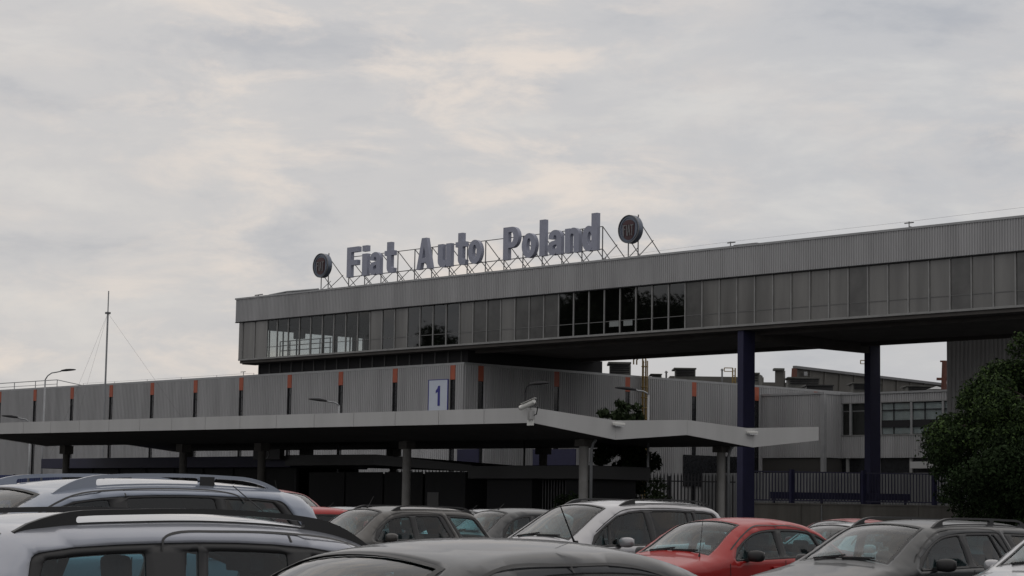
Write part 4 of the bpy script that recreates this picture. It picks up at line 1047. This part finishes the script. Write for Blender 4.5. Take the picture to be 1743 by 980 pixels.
    for sd in (1, -1):
        z = car.belt(mxp)+.07; yy = car.y(mxp, car.belt(mxp)-.02)
        me = bmesh.new(); bmesh.ops.create_icosphere(me, subdivisions=3, radius=1)
        for v in me.verts:
            c = v.co; v.co = Vector((sd*(yy+.15)+np.sign(c.x)*abs(c.x)**.7*.115, mxp-h+np.sign(c.y)*abs(c.y)**.8*.06+.02*c.x*sd, z+np.sign(c.z)*abs(c.z)**.7*.075))
        dm = bpy.data.meshes.new('mirror'); me.to_mesh(dm); me.free(); dm.polygons.foreach_set('use_smooth', [True]*len(dm.polygons))
        o = link('door_mirror', dm, root, sp.get('mmat', paint) or paint)
        MB().box(sd*(yy-.02), sd*(yy+.09), mxp-h-.03, mxp-h+.05, z-.07, z-.03).build('mirror_arm', m_black, o)
        MB().box(sd*(yy+.06), sd*(yy+.24), mxp-h+.055, mxp-h+.065, z-.05, z+.05).build('mirror_glass', m_rim, o)
    # wheels
    for cx in (xa, xb):
        for sd in (1, -1):
            yc = car.W/2-.13; q = MB(); ring = [(.19, -.085), (.20, -.10), (.27, -.11), (wr-.01, -.09), (wr, -.06), (wr, .06), (wr-.01, .09), (.27, .11), (.20, .10), (.19, .085)]
            n_ = 28; vs = [(sd*(yc+a), cx-h+rd*math.cos(t), .305+rd*math.sin(t)) for t in np.linspace(0, 2*PI, n_+1)[:-1] for rd, a in ring]; k = len(ring)
            q.add(vs, [(i*k+j, ((i+1) % n_)*k+j, ((i+1) % n_)*k+(j+1) % k, i*k+(j+1) % k) for i in range(n_) for j in range(k)]); wh = q.build('wheel', m_tyre, root, smooth=True)
            q = MB(); q.tube([(sd*(yc+.075), cx-h, .305), (sd*(yc+.095), cx-h, .305)], .055, 12)
            for a in range(5):
                t = 2*PI*a/5+.3; q.bar((sd*(yc+.078), cx-h, .305), (sd*(yc+.078), cx-h+.2*math.cos(t), .305+.2*math.sin(t)), .055, .03, up=(1, 0, 0))
            q.build('rim', m_rim, wh)
    # roof rails
    rl = sp.get('rails')
    if rl:
        x0, x1, hh, th, m, holes = rl['x0'], rl['x1'], rl['h'], rl['t'], rl['m'], rl['gaps']
        def topz(x): e = min((x-x0)/rl.get('rise', .35), (x1-x)/rl.get('rise', .35), 1); e = max(e, 0); return car.oz(x)+.012+hh*(1-(1-e)**2.0)
        xs_ = list(np.linspace(x0, x1, 30)); O_ = [(x, car.oz(x)-.005) for x in xs_]+[(x, topz(x)) for x in xs_[::-1]]
        H_ = []
        for a, b in holes:
            xx = list(np.linspace(a, b, 14)); H_.append(rnd([(x, car.oz(x)+.012) for x in xx]+[(x, max(topz(x)-th, car.oz(x)+.02)) for x in xx[::-1]], .02))
        for sd in (1, -1):
            q = MB()
            def fn(x, z, d):
                xo = min(max(x, x0), x1); yy = car.y(xo, car.oz(xo))+.0-rl.get('in', .03); return Vector((sd*(yy+d-.016), x-h, z))
            prism(q, O_, H_, fn, 0, .034); q.build('roof_rail', m, root, bevel=.006)
        if rl.get('midpost'):
            for sd in (1, -1):
                a, b = rl['midpost']; q = MB(); yy = car.y(a, car.oz(a))-rl.get('in', .03); q.box(sd*(yy-.018), sd*(yy+.02), a-h, b-h, car.oz(a), topz(a)-.02); q.build('rail_post', m_black, root)
    # antenna
    an_ = sp.get('antenna')
    if an_:
        x, v, l, sx, sy = an_; i = idx(x); p = Vector(tp(i, v)); MB().tube([p, p+Vector((sx, sy, l*.3)), p+Vector((sx*3.3, sy*3.3, l))], [.008, .004, .003], 6).tube([p-Vector((0, 0, .01)), p+Vector((0, 0, .03))], [.018, .010], 8).build('antenna', m_black, root)
    # wipers
    for a, b in ((-.55, .05), (.0, .6)):
        p = Vector(tp(iw0, a, .012)); p2 = Vector(tp(float(iw0+.9), b, .022)); MB().bar(p, p2, .02, .02).build('wiper', m_black, root)
    # interior
    if full:
        sx = car.W*.23; zs = sp.get('seat_z', .62); s0 = sp['seat_x']
        for sd in (1, -1):
            q = MB(); 
            q.box(sd*sx-.23, sd*sx+.23, s0-h-.5, s0-h, zs-.28, zs-.02); st = q.build('seat', m_seat, root, bevel=.05)
            q = MB(); b = Vector((sd*sx, s0-h-.02, zs-.1)); tpv = b+Vector((0, .16, .62)); q.bar(b, tpv, .46, .12, up=(0, 1, 0)); q.build('backrest', m_seat, st, bevel=.05)
            q = MB(); q.bar(tpv+Vector((0, .0, .06)), tpv+Vector((0, .02, .22)), .26, .09, up=(0, 1, 0)).bar(tpv, tpv+Vector((0, 0, .08)), .10, .02, up=(0, 1, 0)); q.build('headrest', m_seat, st, bevel=.035)
        q = MB(); r0 = s0+.85; q.box(-car.W*.38, car.W*.38, r0-h-.45, r0-h, zs-.25, zs); st = q.build('rear_seat', m_seat, root, bevel=.05)
        b = Vector((0, r0-h-.02, zs-.08)); q = MB(); q.bar(b, b+Vector((0, .16, .58)), car.W*.74, .13, up=(0, 1, 0)); q.build('backrest', m_seat, st, bevel=.05)
        for v in (-1, 0, 1) if sp.get('rear3') else (-1, 1):
            t_ = b+Vector((v*sx, .16, .58)); q = MB(); q.bar(t_, t_+Vector((0, .02, .17)), .24, .08, up=(0, 1, 0)); q.build('headrest', m_seat, st, bevel=.035)
        x = sp['screens'][0]; zd = car.belt(x+.3)-.0; q = MB(); q.box(-car.W*.40, car.W*.40, x+.12-h, x+.55-h, zd-.35, zd-.02); q.build('dashboard', m_inner, root, bevel=.05)
        q = MB(); cw = Vector((sx, x+.72-h, zd+.0)); ax = Vector((0, .45, -.0)); tt = [cw+Vector((.185*math.cos(t), .075*math.sin(t), .17*math.sin(t))) for t in np.linspace(0, 2*PI, 25)]; q.tube(tt, .016, 6, False); q.bar(cw-Vector((.18, 0, 0)), cw+Vector((.18, 0, 0)), .03, .03); q.build('steering_wheel', m_black, root)
        q = MB(); xt = sp['screens'][1]; q.box(-.12, .12, xt-h-.06, xt-h-.03, car.oz(xt)-.14, car.oz(xt)-.07); q.build('inner_mirror', m_black, root, bevel=.01)
    return root

# ---- body styles. out: silhouette of the body side, nose to tail; panes/frames: lower-left, upper-left, lower-right, upper-right x
SALOON = dict(L=4.4, W=1.72, out=[(.06,.22),(.0,.40),(.02,.56),(.10,.68),(.35,.77),(.8,.86),(1.22,.925),(1.42,1.01),(1.70,1.18),(1.98,1.315),(2.3,1.365),(2.75,1.375),(3.1,1.35),(3.38,1.27),(3.68,1.10),(3.86,1.01),(4.1,.985),(4.3,.96),(4.37,.85),(4.40,.6),(4.37,.4),(4.32,.22)],
    belt=[(0,.78),(1.2,.87),(2.5,.91),(3.8,.95),(4.4,.95)], screens=(1.26,1.96,3.16,3.80), axles=(.86,3.42), frames=[(1.50,1.62,3.72,3.46)],
    panes=[(1.55,1.78,2.42,2.40),(2.55,2.55,3.30,3.14),(3.36,3.22,3.62,3.44)], seams=[[(1.44,.3),(1.40,.86)],[(2.49,.3),(2.49,.90)],[(3.02,.62),(3.32,.93)],[(1.52,1.03),(1.8,1.20),(2.1,1.325),(2.5,1.335),(2.9,1.325),(3.2,1.22),(3.40,.98)],[(2.49,1.335),(2.49,1.30)]],
    mirror=1.72, handles=(2.3,3.1), seat_x=2.35, seat_z=.50, antenna=(1.16,.74,.34,.0,.02))
WAGON = dict(L=4.3, W=1.70, out=[(.06,.22),(.0,.40),(.02,.56),(.10,.68),(.35,.78),(.8,.88),(1.12,.95),(1.34,1.05),(1.62,1.23),(1.86,1.36),(2.15,1.41),(2.7,1.425),(3.3,1.415),(3.72,1.385),(3.90,1.29),(4.06,1.08),(4.18,.92),(4.27,.75),(4.30,.5),(4.27,.35),(4.22,.22)],
    belt=[(0,.80),(1.2,.90),(2.5,.93),(3.8,.96),(4.4,.96)], screens=(1.16,1.86,3.88,4.14), axles=(.82,3.28), frames=[(1.42,1.50,3.22,3.02),(3.30,3.10,4.02,3.80)], black=[1,1],
    panes=[(1.50,1.74,2.30,2.28),(2.42,2.42,3.10,2.92),(3.38,3.18,3.96,3.74)], seams=[[(1.38,.3),(1.34,.88)],[(2.36,.3),(2.36,.92)],[(3.0,.62),(3.22,.94)],[(2.36,1.385),(2.36,1.34)],[(1.42,1.02),(1.70,1.23),(2.0,1.365),(2.36,1.382),(2.8,1.378),(3.02,1.33),(3.24,.98)]],
    mirror=1.64, handles=(2.2,2.98), seat_x=2.35, seat_z=.56, antenna=(1.95,.0,.2,0,.04), rails=dict(x0=2.02,x1=3.86,h=.060,t=.022,m=m_black,gaps=[(2.2,3.64)],rise=.25))
BIGWAGON = dict(L=4.55, W=1.76, out=[(.06,.22),(.0,.40),(.02,.56),(.10,.68),(.4,.79),(.9,.89),(1.22,.96),(1.45,1.06),(1.78,1.24),(2.08,1.38),(2.4,1.43),(2.95,1.445),(3.6,1.435),(4.05,1.405),(4.24,1.30),(4.36,1.10),(4.45,.92),(4.52,.75),(4.55,.5),(4.52,.35),(4.47,.22)],
    belt=[(0,.80),(1.2,.90),(2.5,.94),(4.0,.97),(4.6,.97)], screens=(1.26,2.06,4.22,4.42), axles=(.88,3.52), frames=[(1.52,1.62,3.46,3.28),(3.54,3.36,4.26,4.12)], black=[1,1],
    panes=[(1.60,1.86,2.50,2.46),(2.62,2.60,3.22,3.06),(3.27,3.11,3.42,3.16),(3.66,3.52,4.18,4.04)], seams=[[(1.50,.3),(1.46,.88)],[(2.56,.3),(2.56,.93)],[(3.2,.62),(3.44,.94)],[(1.5,1.02),(1.84,1.24),(2.16,1.375),(2.56,1.40),(3.0,1.40),(3.28,1.36),(3.50,.98)]],
    mirror=1.80, handles=(2.4,3.2), seat_x=2.6, seat_z=.57, mmat=None, rails=dict(x0=2.16,x1=4.14,h=.072,t=.024,m=m_black,gaps=[(2.36,3.30),(3.38,3.94)],rise=.3))
MPV = dict(L=4.45, W=1.78, tum=.30, out=[(.06,.22),(.0,.40),(.02,.60),(.10,.74),(.35,.86),(.75,.97),(.98,1.03),(1.25,1.17),(1.60,1.37),(1.92,1.52),(2.25,1.575),(2.85,1.60),(3.5,1.59),(4.0,1.56),(4.20,1.48),(4.34,1.25),(4.41,1.05),(4.45,.8),(4.45,.5),(4.42,.35),(4.37,.22)],
    belt=[(0,.86),(1.2,.97),(2.5,1.0),(3.8,1.05),(4.4,1.10)], screens=(1.02,1.88,4.18,4.38), axles=(.88,3.55), frames=[(1.22,1.34,4.22,4.02)], black=[1],
    panes=[(1.30,1.56,1.60,1.66),(1.66,1.72,2.50,2.46),(2.64,2.60,3.40,3.36),(3.46,3.42,3.56,3.50),(3.64,3.58,4.12,3.96)], seams=[[(1.60,.3),(1.58,.95)],[(2.58,.3),(2.58,.99)],[(3.45,.62),(3.60,1.02)],[(1.4,1.19),(1.75,1.38),(2.05,1.50),(2.6,1.535),(3.2,1.535),(3.60,1.52)]],
    mirror=1.78, handles=(2.4,3.3), seat_x=2.4, seat_z=.72, antenna=None, rails=dict(x0=2.10,x1=4.12,h=.062,t=.024,m=m_black,gaps=[(2.42,3.98)],rise=.3), dark=(2,3,4))
SUV = dict(L=4.9, W=1.88, tum=.28, out=[(.06,.25),(.0,.45),(.02,.70),(.10,.88),(.4,.98),(.9,1.05),(1.25,1.12),(1.50,1.24),(1.85,1.44),(2.15,1.60),(2.5,1.665),(3.1,1.70),(3.8,1.695),(4.35,1.66),(4.6,1.60),(4.72,1.44),(4.80,1.2),(4.86,1.0),(4.90,.8),(4.9,.5),(4.87,.35),(4.82,.25)],
    belt=[(0,.95),(1.2,1.06),(2.5,1.12),(4.0,1.22),(4.9,1.28)], screens=(1.30,2.12,4.60,4.80), axles=(.95,3.85), frames=[(1.62,1.78,4.54,4.30)], black=[1], foff=.085, poff=.105,
    panes=[(1.72,2.00,2.66,2.60),(2.82,2.76,3.66,3.60),(3.76,3.70,4.44,4.20)], seams=[[(1.65,.3),(1.62,1.05)],[(2.74,.3),(2.74,1.10)],[(3.7,.62),(3.82,1.18)],[(1.62,1.24),(1.95,1.44),(2.3,1.60),(2.76,1.655),(3.4,1.67),(3.68,1.655),(3.84,1.62),(3.90,1.56)],[(2.76,1.655),(2.76,1.60)]],
    mirror=1.95, handles=(2.55,3.55), seat_x=2.75, seat_z=.85, dark=(1,2), rails=dict(x0=2.20,x1=4.52,h=.085,t=.032,m=P_BLUE,gaps=[(2.62,3.74),(3.90,4.40)],rise=.45,midpost=(3.74,3.90)))
SWAG = dict(L=4.32, W=1.69, tum=.34, out=[(.06,.22),(.0,.40),(.02,.58),(.10,.70),(.35,.80),(.75,.90),(1.05,.97),(1.30,1.08),(1.60,1.25),(1.88,1.365),(2.2,1.42),(2.75,1.45),(3.3,1.445),(3.8,1.42),(4.05,1.37),(4.18,1.22),(4.25,1.0),(4.29,.8),(4.32,.55),(4.30,.35),(4.26,.22)],
    belt=[(0,.82),(1.2,.92),(2.5,.95),(3.8,.98),(4.4,.98)], screens=(1.10,1.86,4.05,4.22), axles=(.80,3.30), frames=[(1.36,1.46,4.08,4.00)], black=[1], foff=.105, poff=.15,
    panes=[(1.46,1.70,2.26,2.22),(2.42,2.38,2.98,2.92),(3.04,2.98,3.14,3.06),(3.36,3.32,4.02,3.93)], seams=[[(1.34,.3),(1.30,.90)],[(2.34,.3),(2.34,.94)],[(3.05,.62),(3.20,.96)],[(1.36,1.05),(1.66,1.24),(1.95,1.35),(2.34,1.395),(2.8,1.405),(3.12,1.395),(3.20,1.36),(3.22,1.30)],[(2.34,1.395),(2.34,1.345)]],
    mirror=1.6, handles=(2.2,2.98), seat_x=2.3, seat_z=.58, rails=dict(x0=1.66,x1=4.02,h=.065,t=.030,m=m_black,gaps=[(2.15,3.66)],rise=.42))
HATCH = dict(L=3.9, W=1.66, out=[(.06,.22),(.0,.40),(.02,.58),(.10,.70),(.35,.80),(.7,.88),(.98,.95),(1.22,1.07),(1.50,1.25),(1.75,1.38),(2.05,1.435),(2.6,1.45),(3.1,1.43),(3.42,1.37),(3.62,1.22),(3.76,1.02),(3.83,.9),(3.88,.75),(3.9,.55),(3.88,.35),(3.84,.22)],
    belt=[(0,.80),(1.2,.90),(2.5,.94),(3.9,1.0)], screens=(1.02,1.74,3.40,3.74), axles=(.76,3.16), frames=[(1.28,1.38,3.40,3.16)], black=[1],
    panes=[(1.36,1.62,2.18,2.16),(2.30,2.28,2.98,2.88),(3.05,2.95,3.30,3.12)], seams=[[(1.28,.3),(1.24,.88)],[(2.24,.3),(2.24,.93)],[(2.95,.62),(3.1,.96)]],
    mirror=1.52, handles=(2.1,2.8), seat_x=2.1, seat_z=.56, antenna=(1.9,0,.12,0,.05))
def scaled(sp, kz=1., kl=1., **over):
    s = dict(sp); s['L'] = sp['L']*kl
    s['out'] = [(x*kl, z*(1+(kz-1)*min(1, z/.9))) for x, z in sp['out']]
    s['belt'] = [(x*kl, z*(1+(kz-1)*min(1, z/.9))) for x, z in sp['belt']]
    for k in ('frames', 'panes'): s[k] = [tuple(a*kl for a in t) for t in sp[k]]
    s['screens'] = tuple(a*kl for a in sp['screens']); s['axles'] = tuple(a*kl for a in sp['axles']); s['handles'] = tuple(a*kl for a in sp['handles'])
    s['seams'] = []; s['mirror'] *= kl; s['seat_x'] *= kl; s.update(over); return s
def put(sp, roofedge_x, front_y, rev=False):
    """centre of a car whose nose is at y=front_y (facing -Y), or +Y when rev"""
    cx = roofedge_x; L = sp['L']; return (cx, front_y+(L/2 if not rev else -L/2))
# the works stand a little lower than the raised car park kerb
for o in list(C.objects):
    if o.parent is None and o.type in ('EMPTY', 'MESH') and o.get('kind') != 'structure': o.location.z -= .08
# near rows
def car(sp, cx, ny, rz, label, paint, **k):
    L = sp['L']; c = (cx, ny+L/2) if rz == 0 else (cx, ny-L/2) if abs(rz-PI) < .01 else (cx, ny)
    return build_car(sp, (c[0], c[1], 0), rz, label, paint=paint, **k)
blk = dict(mmat=m_black)
NEAR = dict(scaled(SALOON, .975, seams=[[(x, z*.975-.012*(z > 1.2)) for x, z in l] for l in SALOON['seams']]), screens=(1.26, 1.90, 3.34, 3.80), antenna=(3.2, .0, .2, 0, -.034))
car(NEAR, -7.45, 4.15, 0, 'very near dark grey saloon, only its roof and window tops in view', P_BLACK)
car(scaled(SWAG, .985, antenna=(1.86, .1, .24, 0, .11), seams=[[(x, z*.985) for x, z in l] for l in SWAG['seams']]), -10.35, 9.6, PI, 'silver estate with black roof rails, nearest car at the bottom left', P_SILV)
SUV2 = scaled(SUV, .99, 1.04, rails=dict(SUV['rails'], x0=2.25, x1=4.54, gaps=[(2.66, 3.68), (3.83, 4.40)], midpost=(3.68, 3.83)), seams=[[(x*1.04, z*.99) for x, z in l] for l in SUV['seams']])
car(SUV2, -15.75, 6.66, 0, 'silver blue people carrier with silver roof rails, behind the silver estate', P_BLUE)
# second row
def kz(sp, k, **o): return scaled(sp, k, 1., seams=[[(x, z*(1+(k-1)*min(1, z/.9))) for x, z in l] for l in sp['seams']], **o)
car(kz(WAGON, 1.04), -28.0, 20.7, 0, 'taupe estate with black roof rails beside the silver people carrier', P_PALIO)
car(kz(MPV, 1.02), -22.2, 20.1, 0, 'silver people carrier with black roof rails and silver mirror in the middle', P_SILV2)
car(kz(SALOON, 1.02, mmat=m_black, antenna=(1.16, .74, .5, .0, .02)), -18.75, 19.0, 0, 'bright red saloon with black door mirror and thin aerial', P_RED)
car(kz(BIGWAGON, .985, mmat=m_black), -15.15, 17.95, 0, 'dark grey estate with black roof rails right of the red saloon', P_DGREY)
car(HATCH, -12.65, 18.4, 0, 'silver hatchback cut off by the lower right corner', P_SILV2)
# farther cars, mostly hidden
car(kz(MPV, 1.14, rails=None, antenna=(1.95, -.3, .25, 0, .03)), -37.6, 27.8, PI/2, 'red high roofed van behind the tail of the silver blue people carrier', P_RED2)
car(kz(HATCH, 1.0), -32.1, 21.9, 0, 'red hatchback just in front of the red high roofed van', P_RED)
car(HATCH, -40.5, 29.6, 0, 'dark hatchback between the red van and the taupe estate', P_NAVY)
car(kz(HATCH, 1.02), -31.9, 27.3, 0, 'dark windowed hatchback with pale roof left of the silver people carrier', P_DGREY)
car(HATCH, -36.4, 30.6, 0, 'dark navy hatchback behind the tail of the taupe estate', P_NAVY)
car(kz(SALOON, .96), -24.1, 28.3, 0, 'pale grey saloon behind the rear of the red saloon', P_LIGHT)
car(SALOON, -27.8, 33.0, 0, 'dark red saloon behind the pale grey saloon', P_RED2)
